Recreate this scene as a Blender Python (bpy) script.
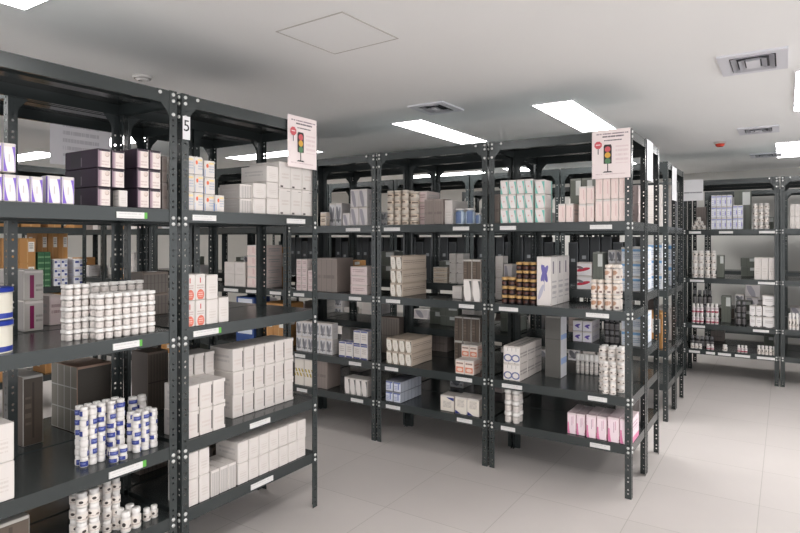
import bpy, bmesh, math, random
from mathutils import Matrix, Vector

# ------------------------------------------------------------------ scene, camera, world, exposure
S = bpy.context.scene
for o in list(bpy.data.objects):
    bpy.data.objects.remove(o)
COL = S.collection
PI = math.pi
F, TH, HOR, CAMH = 590.0, -0.5794, 239.1, 1.544
ST, CT = math.sin(TH), math.cos(TH)
cam = bpy.data.cameras.new('camera')
cam.sensor_width = 36.0
cam.lens = 36.0 * F / 800.0
cam.shift_y = -(266.5 - HOR) / 800.0
cam.clip_start = 0.05
camo = bpy.data.objects.new('camera', cam)
COL.objects.link(camo)
camo.location = (0, 0, CAMH)
camo.rotation_euler = (PI / 2, 0, -TH)
S.camera = camo
S.view_settings.view_transform = 'Standard'
S.view_settings.look = 'None'
S.view_settings.gamma = 1.0
S.view_settings.use_curve_mapping = False
S.view_settings.exposure = 0.52
S.cycles.max_bounces = 14
S.cycles.diffuse_bounces = 9
S.cycles.glossy_bounces = 5
LAMP = 15.0          # radiance of the ceiling panels
world = bpy.data.worlds.new('world')
world.use_nodes = True
world.node_tree.nodes['Background'].inputs[0].default_value = (0.97, 0.98, 1, 1)
world.node_tree.nodes['Background'].inputs[1].default_value = 1.25
S.world = world
CEIL = 2.544
R = random.Random(7)


def ray(px):
    u = (px - 400) / F
    return ST + u * CT, CT - u * ST


def onY(px, Y):
    a, b = ray(px)
    t = Y / b
    return t * a, t


def onX(px, X):
    a, b = ray(px)
    t = X / a
    return t * b, t


def zat(py, dep):
    return CAMH + (HOR - py) * dep / F


# ------------------------------------------------------------------ materials
def s2l(c):
    return tuple(((v / 255) / 12.92 if v / 255 <= 0.04045 else ((v / 255 + 0.055) / 1.055) ** 2.4) for v in c) + (1.0,)


def newmat(name):
    m = bpy.data.materials.new(name)
    m.use_nodes = True
    return m, m.node_tree, m.node_tree.nodes['Principled BSDF']


def plain(name, col, rough=0.5, metal=0.0, noise=0.0, nscale=20, bump=0.0, spec=0.5):
    m, nt, b = newmat(name)
    b.inputs['Roughness'].default_value = rough
    b.inputs['Metallic'].default_value = metal
    b.inputs['Specular IOR Level'].default_value = spec
    c = s2l(col)
    b.inputs['Base Color'].default_value = c
    if noise or bump:
        tc = nt.nodes.new('ShaderNodeTexCoord')
        n = nt.nodes.new('ShaderNodeTexNoise')
        n.inputs['Scale'].default_value = nscale
        n.inputs['Detail'].default_value = 4
        nt.links.new(tc.outputs['Object'], n.inputs['Vector'])
        if noise:
            mx = nt.nodes.new('ShaderNodeMix')
            mx.data_type = 'RGBA'
            mx.inputs[6].default_value = tuple(v * (1 - noise) for v in c[:3]) + (1,)
            mx.inputs[7].default_value = tuple(min(1, v * (1 + noise)) for v in c[:3]) + (1,)
            nt.links.new(n.outputs['Fac'], mx.inputs[0])
            nt.links.new(mx.outputs[2], b.inputs['Base Color'])
        if bump:
            bp = nt.nodes.new('ShaderNodeBump')
            bp.inputs['Strength'].default_value = bump
            bp.inputs['Distance'].default_value = 0.002
            nt.links.new(n.outputs['Fac'], bp.inputs['Height'])
            nt.links.new(bp.outputs['Normal'], b.inputs['Normal'])
    return m


def prt(name, base, shapes, rough=0.45):
    """A printed board: shapes drawn over the base colour in the face's own 0..1 coordinates."""
    m, nt, b = newmat(name)
    b.inputs['Roughness'].default_value = rough
    N, L = nt.nodes.new, nt.links.new
    uv = N('ShaderNodeUVMap')
    uv.uv_map = 'UVMap'
    sp = N('ShaderNodeSeparateXYZ')
    L(uv.outputs[0], sp.inputs[0])
    U, V = sp.outputs[0], sp.outputs[1]

    def M(op, a, c=None):
        n = N('ShaderNodeMath')
        n.operation = op
        for i, x in enumerate((a, c)):
            if x is None:
                continue
            if isinstance(x, (int, float)):
                n.inputs[i].default_value = x
            else:
                L(x, n.inputs[i])
        return n.outputs[0]

    def rect(u0, v0, u1, v1):
        return M('MULTIPLY', M('MULTIPLY', M('GREATER_THAN', U, u0), M('LESS_THAN', U, u1)),
                 M('MULTIPLY', M('GREATER_THAN', V, v0), M('LESS_THAN', V, v1)))
    cur = None
    for sh in shapes:
        k, col = sh[0], sh[-1]
        if k == 'rect':
            mask = rect(*sh[1:5])
        elif k == 'ell':
            cu, cv, ru, rv = sh[1:5]
            t = sh[5] if len(sh) > 6 else 0.0
            du, dv = M('SUBTRACT', U, cu), M('SUBTRACT', V, cv)
            a = M('ADD', M('MULTIPLY', du, math.cos(t)), M('MULTIPLY', dv, math.sin(t)))
            c = M('SUBTRACT', M('MULTIPLY', dv, math.cos(t)), M('MULTIPLY', du, math.sin(t)))
            a, c = M('DIVIDE', a, ru), M('DIVIDE', c, rv)
            mask = M('LESS_THAN', M('ADD', M('MULTIPLY', a, a), M('MULTIPLY', c, c)), 1.0)
        elif k == 'ring':
            cu, cv, ru, rv, w = sh[1:6]
            a, c = M('DIVIDE', M('SUBTRACT', U, cu), ru), M('DIVIDE', M('SUBTRACT', V, cv), rv)
            q = M('ADD', M('MULTIPLY', a, a), M('MULTIPLY', c, c))
            mask = M('MULTIPLY', M('LESS_THAN', q, 1.0), M('GREATER_THAN', q, w))
        elif k == 'vstr':
            n_, w = sh[1:3]
            mask = M('LESS_THAN', M('FRACT', M('MULTIPLY', U, n_)), w)
        elif k == 'hstr':
            n_, w = sh[1:3]
            mask = M('LESS_THAN', M('FRACT', M('MULTIPLY', V, n_)), w)
        elif k == 'diag':
            n_, w = sh[1:3]
            mask = M('LESS_THAN', M('FRACT', M('MULTIPLY', M('ADD', U, V), n_)), w)
        elif k == 'text':
            u0, v0, u1, v1, lines = sh[1:6]
            r_ = rect(u0, v0, u1, v1)
            row = M('MULTIPLY', V, lines / max(1e-3, v1 - v0))
            ln = M('LESS_THAN', M('FRACT', row), 0.5)
            cx = N('ShaderNodeCombineXYZ')
            L(M('MULTIPLY', U, 38.0 / max(1e-3, u1 - u0)), cx.inputs[0])
            L(M('MULTIPLY', M('FLOOR', row), 7.3), cx.inputs[1])
            wn = N('ShaderNodeTexNoise')
            wn.inputs['Scale'].default_value = 1.0
            wn.inputs['Detail'].default_value = 0
            L(cx.outputs[0], wn.inputs['Vector'])
            mask = M('MULTIPLY', M('MULTIPLY', r_, ln), M('GREATER_THAN', wn.outputs['Fac'], 0.38))
        mx = N('ShaderNodeMix')
        mx.data_type = 'RGBA'
        L(mask, mx.inputs[0])
        if cur is None:
            mx.inputs[6].default_value = s2l(base)
        else:
            L(cur, mx.inputs[6])
        mx.inputs[7].default_value = s2l(col)
        cur = mx.outputs[2]
    if cur is None:
        b.inputs['Base Color'].default_value = s2l(base)
    else:
        L(cur, b.inputs['Base Color'])
    return m


STEEL = plain('slate_paint', (53, 58, 58), 0.23, 0, 0.03, 6, 0.0, 0.5)
ZINC = plain('zinc_bolt', (215, 215, 213), 0.45, 0.5)
WALLM = plain('wall_paint', (205, 203, 198), 0.8, 0, 0.02, 3)
CEILM = plain('ceiling_paint', (243, 243, 242), 0.85, 0, 0.012, 2)
PAPER = plain('paper', (232, 231, 232), 0.6)
PLASTIC_W = plain('white_plastic', (226, 221, 217), 0.5)
CAPW = plain('white_cap', (232, 228, 224), 0.5)

# ------------------------------------------------------------------ mesh helpers
def link(name, me, mats, parent=None, loc=(0, 0, 0), rz=0.0):
    o = bpy.data.objects.new(name, me)
    COL.objects.link(o)
    if mats and not me.materials:
        for m in (mats if isinstance(mats, (list, tuple)) else [mats]):
            me.materials.append(m)
    o.parent = parent
    o.location = loc
    o.rotation_euler = (0, 0, rz)
    return o


def tag(o, label, cat, group=None):
    o['label'] = label
    o['category'] = cat
    if group:
        o['group'] = group
    return o


def empty(name, loc, rz=0.0):
    o = bpy.data.objects.new(name, None)
    COL.objects.link(o)
    o.empty_display_size = 0.05
    o.location = loc
    o.rotation_euler = (0, 0, rz)
    return o


def bm_box(bm, x0, x1, y0, y1, z0, z1, mi=0):
    vs = [bm.verts.new(p) for p in ((x0, y0, z0), (x1, y0, z0), (x1, y1, z0), (x0, y1, z0), (x0, y0, z1), (x1, y0, z1), (x1, y1, z1), (x0, y1, z1))]
    fs = []
    for q in ((3, 2, 1, 0), (4, 5, 6, 7), (0, 1, 5, 4), (1, 2, 6, 5), (2, 3, 7, 6), (3, 0, 4, 7)):
        f = bm.faces.new([vs[i] for i in q])
        f.material_index = mi
        fs.append(f)
    return fs


def done(bm, name, smooth=False):
    me = bpy.data.meshes.new(name)
    bm.to_mesh(me)
    bm.free()
    if smooth:
        for p in me.polygons:
            p.use_smooth = True
    return me


def lathe(bm, prof, n=14, a0=0.0, a1=2 * PI, mi=0, close=True):
    full = abs(a1 - a0 - 2 * PI) < 1e-6
    k = n if full else n + 1
    rings = []
    for (r, z) in prof:
        if r < 1e-6:
            rings.append([bm.verts.new((0, 0, z))])
        else:
            rings.append([bm.verts.new((r * math.cos(a0 + (a1 - a0) * i / n), r * math.sin(a0 + (a1 - a0) * i / n), z)) for i in range(k)])
    for a, b in zip(rings, rings[1:]):
        for i in range(n):
            j = (i + 1) % k
            if len(a) == 1 and len(b) == 1:
                continue
            if len(a) == 1:
                q = [a[0], b[j], b[i]]
                q.reverse()
            elif len(b) == 1:
                q = [a[i], a[j], b[0]]
            else:
                q = [a[i], a[j], b[j], b[i]]
            f = bm.faces.new(q)
            f.material_index = mi
            f.smooth = True


def text_mesh(body, size):
    cu = bpy.data.curves.new('letters', 'FONT')
    cu.body = body
    cu.size = size
    cu.align_x = 'CENTER'
    cu.align_y = 'CENTER'
    cu.extrude = 0.0003
    o = bpy.data.objects.new('letters', cu)
    COL.objects.link(o)
    me = bpy.data.meshes.new_from_object(o.evaluated_get(bpy.context.evaluated_depsgraph_get()))
    bpy.data.objects.remove(o)
    return me


# ------------------------------------------------------------------ the room
WX0, WX1, WY0, WY1 = -10.2, 3.6, -3.4, 9.95


def struct(name, x0, x1, y0, y1, z0, z1, m):
    bm = bmesh.new()
    bm_box(bm, x0, x1, y0, y1, z0, z1)
    o = link(name, done(bm, name), m)
    o['kind'] = 'structure'
    return o


def floor_mat():
    m, nt, b = newmat('floor_tile')
    N, L = nt.nodes.new, nt.links.new
    tc = N('ShaderNodeTexCoord')
    mp = N('ShaderNodeMapping')
    mp.inputs['Location'].default_value = (FLX, FLY, 0)
    L(tc.outputs['Object'], mp.inputs[0])
    br = N('ShaderNodeTexBrick')
    br.offset = 0.0
    br.inputs['Scale'].default_value = 1.0
    br.inputs['Mortar Size'].default_value = 0.0022
    br.inputs['Brick Width'].default_value = 0.6
    br.inputs['Row Height'].default_value = 0.6
    br.inputs['Bias'].default_value = 0.0
    br.inputs['Color1'].default_value = s2l((206, 199, 195))
    br.inputs['Color2'].default_value = s2l((202, 195, 191))
    br.inputs['Mortar'].default_value = s2l((178, 172, 166))
    L(mp.outputs[0], br.inputs['Vector'])
    n = N('ShaderNodeTexNoise')
    n.inputs['Scale'].default_value = 2.2
    n.inputs['Detail'].default_value = 6
    L(tc.outputs['Object'], n.inputs['Vector'])
    mx = N('ShaderNodeMix')
    mx.data_type = 'RGBA'
    mx.blend_type = 'MULTIPLY'
    mx.inputs[0].default_value = 0.10
    L(br.outputs['Color'], mx.inputs[6])
    L(n.outputs['Fac'], mx.inputs[7])
    L(mx.outputs[2], b.inputs['Base Color'])
    b.inputs['Roughness'].default_value = 0.42
    b.inputs['Specular IOR Level'].default_value = 0.35
    return m


FLX, FLY = 0.13, 0.2
struct('floor', WX0, WX1, WY0, WY1, -0.1, 0.0, floor_mat())
struct('ceiling', WX0, WX1, WY0, WY1, CEIL, CEIL + 0.1, CEILM)
struct('wall_back', WX0 - 0.1, WX1 + 0.1, WY1, WY1 + 0.1, 0, CEIL + 0.1, WALLM)
struct('wall_left', WX0 - 0.1, WX0, WY0, WY1, 0, CEIL + 0.1, WALLM)
BASEM = plain('baseboard_tile', (168, 163, 157), 0.4)
struct('baseboard_back', WX0, WX1, WY1 - 0.012, WY1, 0, 0.08, BASEM)
struct('baseboard_left', WX0, WX0 + 0.012, WY0, WY1, 0, 0.08, BASEM)

# ------------------------------------------------------------------ ceiling fittings
EMIT, ent, eb = newmat('panel_light')
eb.inputs['Base Color'].default_value = (1, 1, 1, 1)
eb.inputs['Emission Color'].default_value = (1.0, 0.99, 0.985, 1)
eb.inputs['Emission Strength'].default_value = LAMP
FRAMEM = plain('lamp_frame', (228, 228, 228), 0.4)


def frame_mesh(w, l, b, z0, z1):
    bm = bmesh.new()
    bm_box(bm, -w / 2, w / 2, -l / 2, -l / 2 + b, z0, z1)
    bm_box(bm, -w / 2, w / 2, l / 2 - b, l / 2, z0, z1)
    bm_box(bm, -w / 2, -w / 2 + b, -l / 2 + b, l / 2 - b, z0, z1)
    bm_box(bm, w / 2 - b, w / 2, -l / 2 + b, l / 2 - b, z0, z1)
    return bm


LF = done(frame_mesh(0.32, 1.32, 0.012, -0.008, 0.0), 'light_frame')
bm = bmesh.new()
bm_box(bm, -0.148, 0.148, -0.648, 0.648, -0.0065, -0.001)
LD = done(bm, 'diffuser')


def lamp(x, y, along_x, label):
    t = empty('ceiling_light', (x, y, CEIL), PI / 2 if along_x else 0)
    tag(t, label, 'ceiling light', 'recessed ceiling light panels')
    link('frame', LF, FRAMEM, t)
    link('diffuser', LD, EMIT, t)


for x, y, ax, lb in [
    (-1.43, 4.86, 0, 'bright light panel above the rack bay with the traffic signal poster'),
    (-2.69, 4.86, 0, 'bright light panel beside the square vent over the middle racks'),
    (0.2, 4.86, 0, 'light panel cut by the picture edge beside the large vent'),
    (-3.2, 8.4, 0, 'far light panel over the aisle behind the teal cartons'),
    (0.06, 7.9, 0, 'far light panel beside the small red beacon'),
    (-1.80, 8.3, 0, 'far light panel hidden mostly behind the rack tops'),
    (-5.07, 5.0, 1, 'light panel seen behind the poster of the number five rack'),
    (-5.5, 3.45, 1, 'light panel glimpsed above the purple cartons'),
    (-7.75, 3.5, 1, 'small distant light panel above the oval purple cartons'),
    (-2.61, 0.60, 0, 'light panel in the ceiling corner over the front rack'),
    (-0.6, 1.1, 0, 'light panel in the ceiling over the open aisle'),
    (1.7, 1.4, 0, 'light panel over the open floor outside the picture'),
    (1.7, 4.9, 0, 'light panel over the far open floor outside the picture'),
    (-0.6, -1.6, 0, 'light panel behind the camera over the aisle'),
    (-5.5, 0.6, 1, 'light panel over the aisle behind the number five rack'),
    (-4.4, 8.0, 1, 'light panel over the far aisle'),
    (-7.6, 7.6, 1, 'light panel in the far corner of the room'),
]:
    lamp(x, y, ax, lb)

VENTM = plain('vent_white', (222, 222, 228), 0.45)
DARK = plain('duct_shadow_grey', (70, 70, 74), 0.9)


def vent(x, y, w, l, label):
    t = empty('ceiling_vent', (x, y, CEIL))
    tag(t, label, 'vent', 'square ceiling air vents')
    link('frame', done(frame_mesh(w, l, 0.055, -0.012, 0), 'vent_frame'), VENTM, t)
    bm = bmesh.new()
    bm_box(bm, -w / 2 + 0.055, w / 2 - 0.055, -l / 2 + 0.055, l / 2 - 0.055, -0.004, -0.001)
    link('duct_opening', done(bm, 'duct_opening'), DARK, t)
    for k, (sw, z) in enumerate(((0.062, -0.016), (0.098, -0.02))):
        a, c = w / 2 - sw, l / 2 - sw
        bm = bmesh.new()
        b2, o2 = 0.026, 0.012
        outer = [(-a, -c), (a, -c), (a, c), (-a, c)]
        inner = [(-a + b2, -c + b2), (a - b2, -c + b2), (a - b2, c - b2), (-a + b2, c - b2)]
        vo = [bm.verts.new((p[0], p[1], z)) for p in outer]
        vi = [bm.verts.new((p[0], p[1], z + o2)) for p in inner]
        for i in range(4):
            bm.faces.new((vo[i], vo[(i + 1) % 4], vi[(i + 1) % 4], vi[i]))
        bmesh.ops.solidify(bm, geom=bm.faces[:], thickness=0.0015)
        link('blade', done(bm, 'vent_blade'), VENTM, t)
    bm = bmesh.new()
    bm_box(bm, -w / 2 + .132, w / 2 - .132, -l / 2 + .132, l / 2 - .132, -0.018, -0.004)
    link('core', done(bm, 'vent_core'), VENTM, t)


vent(-0.155, 3.87, 0.33, 0.43, 'large square air vent in the ceiling above the open floor')
vent(-2.225, 3.90, 0.30, 0.34, 'square air vent beside a bright panel over the middle racks')
vent(-0.21, 6.30, 0.32, 0.36, 'air vent between the large vent and the red beacon')
vent(-0.20, 8.22, 0.32, 0.36, 'farthest air vent beyond the red beacon')

hatch = empty('access_hatch', (-1.995, 1.6, CEIL), 0.0)
# hatch corners measured on the ceiling
def ceil_pt(px, py):
    dep = F * (CEIL - CAMH) / (HOR - py)
    a, b = ray(px)
    return Vector((a * dep, b * dep, 0))
hc = [ceil_pt(277.5, 31), ceil_pt(345, 11), ceil_pt(395, 39), ceil_pt(334, 53.5)]
hcen = sum(hc, Vector()) / 4
hatch.location = (hcen.x, hcen.y, CEIL)
e = hc[1] - hc[0]
hatch.rotation_euler = (0, 0, math.atan2(e.y, e.x))
tag(hatch, 'flush square access hatch outlined in the pale ceiling', 'hatch')
link('frame', done(frame_mesh(0.425, 0.425, 0.006, -0.003, 0), 'hatch_frame'), plain('hatch_trim', (188, 184, 178), 0.6), hatch)
bm = bmesh.new()
bm_box(bm, -0.205, 0.205, -0.205, 0.205, -0.002, -0.0003)
link('lid', done(bm, 'hatch_lid'), CEILM, hatch)

det = empty('smoke_detector', (-3.30, 2.16, CEIL))
tag(det, 'round white smoke detector above the front rack beam', 'smoke detector')
bm = bmesh.new()
lathe(bm, [(0, -0.001), (0.055, -0.001), (0.055, -0.014), (0.05, -0.018), (0, -0.018)][::-1], 24)
link('base', done(bm, 'detector_base'), PLASTIC_W, det)
bm = bmesh.new()
lathe(bm, [(0, -0.032), (0.025, -0.031), (0.036, -0.027), (0.04, -0.019), (0, -0.0185)], 24)
link('sensor_head', done(bm, 'detector_head'), PLASTIC_W, det)

bc = ceil_pt(720, 142)
bea = empty('alarm_beacon', (bc.x, bc.y, CEIL))
tag(bea, 'small ceiling beacon with a red lens over the open floor', 'beacon')
bm = bmesh.new()
lathe(bm, [(0, -0.02), (0.055, -0.02), (0.06, -0.001), (0, -0.001)], 20)
link('base', done(bm, 'beacon_base'), PLASTIC_W, bea)
bm = bmesh.new()
lathe(bm, [(0, -0.05), (0.03, -0.048), (0.042, -0.036), (0.044, -0.0205), (0, -0.0203)], 20)
link('lens', done(bm, 'beacon_lens'), plain('red_lens', (215, 60, 35), 0.25), bea)

# ------------------------------------------------------------------ steel racks
RH, RW, RD = 2.2, 0.915, 0.45
LV = [0.315, 0.60, 1.11, 1.65, 2.197]
LV5 = [0.315, 0.627, 1.14, 1.675, 2.197]
ORD = ['first', 'second', 'third', 'fourth', 'fifth', 'sixth', 'seventh', 'eighth', 'ninth', 'tenth', 'eleventh', 'twelfth']


def post_mesh():
    bm = bmesh.new()
    W, t = 0.038, 0.002
    zs = []
    z = 0.03
    while z < RH - 0.02:
        zs += [z, z + 0.024]
        z += 0.072
    zs = [q for q in zs if q < RH - 0.012]

    def flange(fn):
        b0 = 0.0
        for i, hz in enumerate(zs):
            b1 = (hz + zs[i + 1]) / 2 if i + 1 < len(zs) else RH
            r = 0.0055
            outer = [(0, b0), (W / 2, b0), (W, b0), (W, hz), (W, b1), (W / 2, b1), (0, b1), (0, hz)]
            inner = [(W / 2 + r * math.cos(a), hz + r * math.sin(a)) for a in [PI * (-3 + 1 * k) / 4 for k in range(8)]]
            vo = [bm.verts.new(fn(*p)) for p in outer]
            vi = [bm.verts.new(fn(*p)) for p in inner]
            for k in range(8):
                bm.faces.new((vo[k], vo[(k + 1) % 8], vi[(k + 1) % 8], vi[k]))
            b0 = b1
    flange(lambda u, z: (u, 0, z))
    flange(lambda u, z: (0, u, z))
    bmesh.ops.remove_doubles(bm, verts=bm.verts[:], dist=1e-6)
    bmesh.ops.recalc_face_normals(bm, faces=bm.faces[:])
    # give the folded sheet its gauge: copy inwards and wall the hole and outer rims
    geom = bm.faces[:]
    bnd = [ed for ed in bm.edges if ed.is_boundary]
    inw = {v: bm.verts.new((v.co.x + t if v.co.x < 1e-6 else v.co.x, v.co.y + t if v.co.y < 1e-6 else v.co.y, v.co.z)) for v in bm.verts[:]}
    for f in geom:
        bm.faces.new([inw[v] for v in reversed(f.verts)])
    for ed in bnd:
        a, b = ed.verts
        bm.faces.new((a, b, inw[b], inw[a]))
    bmesh.ops.recalc_face_normals(bm, faces=bm.faces[:])
    return done(bm, 'post')


POST = post_mesh()
_sh = {}


def shelf_mesh(w):
    if w in _sh:
        return _sh[w]
    bm = bmesh.new()
    i, lip, t = 0.0028, 0.055, 0.0015
    x0, x1, y0, y1 = i, w - i, i, RD - i
    bm_box(bm, x0, x1, y0, y1, -t, 0)
    bm_box(bm, x0, x1, y0, y0 + t, -lip, -t)
    bm_box(bm, x0, x1, y1 - t, y1, -lip, -t)
    bm_box(bm, x0, x0 + t, y0 + t, y1 - t, -lip, -t)
    bm_box(bm, x1 - t, x1, y0 + t, y1 - t, -lip, -t)
    bm_box(bm, x0 + t, x1 - t, y0 + t, y0 + 0.014, -lip, -lip + t)
    bm_box(bm, x0 + t, x1 - t, y1 - 0.014, y1 - t, -lip, -lip + t)
    # stiffening channel pressed along the middle of the underside
    bm_box(bm, x0 + t, x1 - t, RD / 2 - 0.035, RD / 2 + 0.035, -0.022, -t)
    _sh[w] = done(bm, 'shelf')
    return _sh[w]


def gusset_mesh():
    bm = bmesh.new()
    p = [(0.0, 0.0), (0.096, 0.0), (0.096, -0.052), (0.078, -0.056), (0.045, -0.092), (0.038, -0.108), (0.0, -0.108)]
    a = [bm.verts.new((x, 0, z)) for x, z in p]
    b = [bm.verts.new((x, 0.0015, z)) for x, z in p]
    bm.faces.new(a)
    bm.faces.new(list(reversed(b)))
    for k in range(len(p)):
        j = (k + 1) % len(p)
        bm.faces.new((a[j], a[k], b[k], b[j]))
    bmesh.ops.recalc_face_normals(bm, faces=bm.faces[:])
    return done(bm, 'gusset')


GUS = gusset_mesh()
bm = bmesh.new()
lathe(bm, [(0, -0.0), (0.0085, 0.0), (0.0085, 0.003), (0.006, 0.005), (0, 0.005)], 8)
bmesh.ops.rotate(bm, verts=bm.verts[:], cent=(0, 0, 0), matrix=Matrix.Rotation(PI / 2, 3, 'X'))
BOLT = done(bm, 'bolt')   # head points to -y


def rack(x, y, rz, label, group=None, w=RW, near=False, lv=None):
    t = empty('storage_rack', (x, y, 0), rz)
    tag(t, label, 'storage rack', group)
    posts = []
    for (px, py, r) in ((0, 0, 0), (w, 0, PI / 2), (w, RD, PI), (0, RD, 1.5 * PI)):
        posts.append(link('post', POST, STEEL, t, (px, py, 0), r))
    shelves = []
    for z in (lv or LV):
        shelves.append(link('shelf', shelf_mesh(w), STEEL, t, (0, 0, z)))
    g = -0.0035
    zt = RH - 0.002
    e_ = 0.0022
    # gusset plates bolted inside the top corners, front and rear
    for (gx, gy, r, mir) in ((e_, e_, 0, 1), (w - e_, RD - e_, PI, 1), (w - e_, e_, 0, -1), (e_, RD - e_, PI, -1)):
        o = link('gusset', GUS, STEEL, t, (gx, gy, zt), r)
        o.scale = (mir, 1, 1)
    if near:
        for pi_, (px, sx) in enumerate(((0, 1), (w, -1))):
            zl = []
            for z in LV[:4]:
                zl += [z - 0.013, z - 0.040]
            zl += [2.183, 2.155, 2.095]
            for z in zl:
                # on the face (front) and on the end of the rack, as sub-parts of the front post
                lx, ly = (0.019, 0) if pi_ == 0 else (0.0, 0.019)
                link('bolt', BOLT, ZINC, posts[pi_], (lx, ly, z), 0 if pi_ == 0 else -PI / 2)
                lx, ly = (0.0, 0.019) if pi_ == 0 else (0.019, 0.0)
                link('bolt', BOLT, ZINC, posts[pi_], (lx, ly, z), -PI / 2 if pi_ == 0 else 0)
            o = link('bolt', BOLT, ZINC, posts[pi_], (0.085, 0, 2.183) if pi_ == 0 else (0.0, 0.085, 2.183), 0 if pi_ == 0 else -PI / 2)
    return t, shelves, w, (lv or LV)


LABW = prt('shelf_ticket', (226, 224, 222), [('text', .06, .2, .8, .8, 1, (205, 203, 202))], 0.4)
LABG = prt('shelf_ticket_green', (226, 224, 222), [('text', .06, .2, .8, .8, 1, (205, 203, 202)), ('rect', .90, 0, 1, 1, (95, 175, 70))], 0.4)


def uv_box(bm):
    """0..1 coordinates on every face from the mesh's bounds."""
    lay = bm.loops.layers.uv.get('UVMap') or bm.loops.layers.uv.new('UVMap')
    xs = [v.co for v in bm.verts]
    lo = [min(c[i] for c in xs) for i in range(3)]
    hi = [max(c[i] for c in xs) for i in range(3)]
    for f in bm.faces:
        n = f.normal
        ax = max(range(3), key=lambda i: abs(n[i]))
        for l in f.loops:
            q = [(l.vert.co[i] - lo[i]) / max(1e-6, hi[i] - lo[i]) for i in range(3)]
            if ax == 1:
                uv = (q[0] if n.y < 0 else 1 - q[0], q[2])
            elif ax == 0:
                uv = (q[1] if n.x > 0 else 1 - q[1], q[2])
            else:
                uv = (q[0], q[1])
            l[lay].uv = uv


def ticket(shelf, x0, x1, green=False):
    bm = bmesh.new()
    bm_box(bm, x0, x1, -0.0022, 0.0025, -0.045, -0.019)
    bm.normal_update()
    uv_box(bm)
    link('shelf_label', done(bm, 'shelf_label'), LABG if green else LABW, shelf)


YA = 3.673          # face of the middle row
XR = -0.766         # its end beside the open aisle
PITCH = 0.931
NEARLAB = ['dark grey steel rack bay with the traffic signal poster at the aisle end',
           'middle steel rack bay between two double posts, holding leaf-printed cartons',
           'steel rack bay seen just past the end post of the number five rack']
LV3 = [0.315, 0.60, 0.82, 1.19, 1.65, 2.197]
row2 = []
for k in range(8):
    lab = NEARLAB[k] if k < 3 else 'steel rack bay of the middle row, %s past the number five rack' % ORD[k - 3]
    row2.append(rack(XR - RW - k * PITCH, YA, 0, lab, 'middle row of steel racks', near=k < 3))
row3 = []
for k in range(6):
    row3.append(rack(XR - k * PITCH, YA + 2 * RD + 0.015, PI, 'steel rack bay backing onto the middle row, %s from the aisle end' % ORD[k], 'second row of steel racks', lv=LV3))
Y4 = 5.40
row4, row4b = [], []
for k in range(5):
    row4.append(rack(-0.835 - RW - k * PITCH, Y4, 0, 'steel rack bay of the third row, %s from the open floor' % ORD[k], 'third row of steel racks'))
for k in range(4):
    row4b.append(rack(-0.835 - k * PITCH, Y4 + 2 * RD + 0.02, PI, 'steel rack bay behind the third row, %s from the open floor' % ORD[k], 'fourth row of steel racks'))
YB = 7.34
XB = -0.064
back = []
for k in range(-1, 4):
    lab = {-1: 'far steel rack bay cut off by the picture edge', 0: 'far steel rack bay facing the open floor with blue and white cartons'}.get(k, 'far steel rack bay, %s beyond the one facing the open floor' % ORD[k - 1])
    back.append(rack(XB - RW - k * PITCH, YB, 0, lab, 'far row of steel racks', near=k <= 0))
backb = [rack(XB - k * PITCH, YB + 2 * RD + .02, PI, 'steel rack bay backing onto the far rack, %s from the picture edge' % ORD[k + 1], 'racks behind the far row') for k in range(-1, 4)]
far = [rack(-0.95 + k * PITCH, 9.2, 0, 'farthest steel rack bay against the wall, %s along' % ORD[k], 'farthest steel racks') for k in range(2)]
XF = -2.270
Y5 = 1.680
front = [rack(XF, Y5, PI / 2, 'steel rack bay carrying the number five tag', 'front row of steel racks', near=True, lv=LV5),
         rack(XF, Y5 - .940, PI / 2, 'front steel rack bay with purple cartons and white bottles', 'front row of steel racks', near=True, lv=LV5),
         rack(XF, Y5 - 1.875, PI / 2, 'front steel rack bay outside the picture', 'front row of steel racks', lv=LV5)]
XQ = -3.18
rear5 = [rack(XQ, 2.085, -PI / 2, 'steel rack bay back to back with the front rack', 'racks behind the front row', lv=LV5),
         rack(XQ, 2.595, -PI / 2, 'narrow steel rack bay behind the number five bay', 'racks behind the front row', w=0.495, lv=LV5)]
XWf = -5.60
west = [rack(XWf, 3.08 - RW - k * PITCH, PI / 2, 'steel rack bay of brown boxes past the front rack, %s' % ORD[k], 'racks of brown boxes') for k in range(2)]
west2 = [rack(-7.7, 3.08 - RW - k * PITCH, PI / 2, 'distant steel rack bay of brown boxes, %s' % ORD[k], 'racks of brown boxes') for k in range(2)]


def ticketsY(rk, Y, lvl, spans, x_org, green=False):
    for a, b in spans:
        ticket(rk[1][lvl], onY(a, Y)[0] - x_org, onY(b, Y)[0] - x_org, green)


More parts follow.
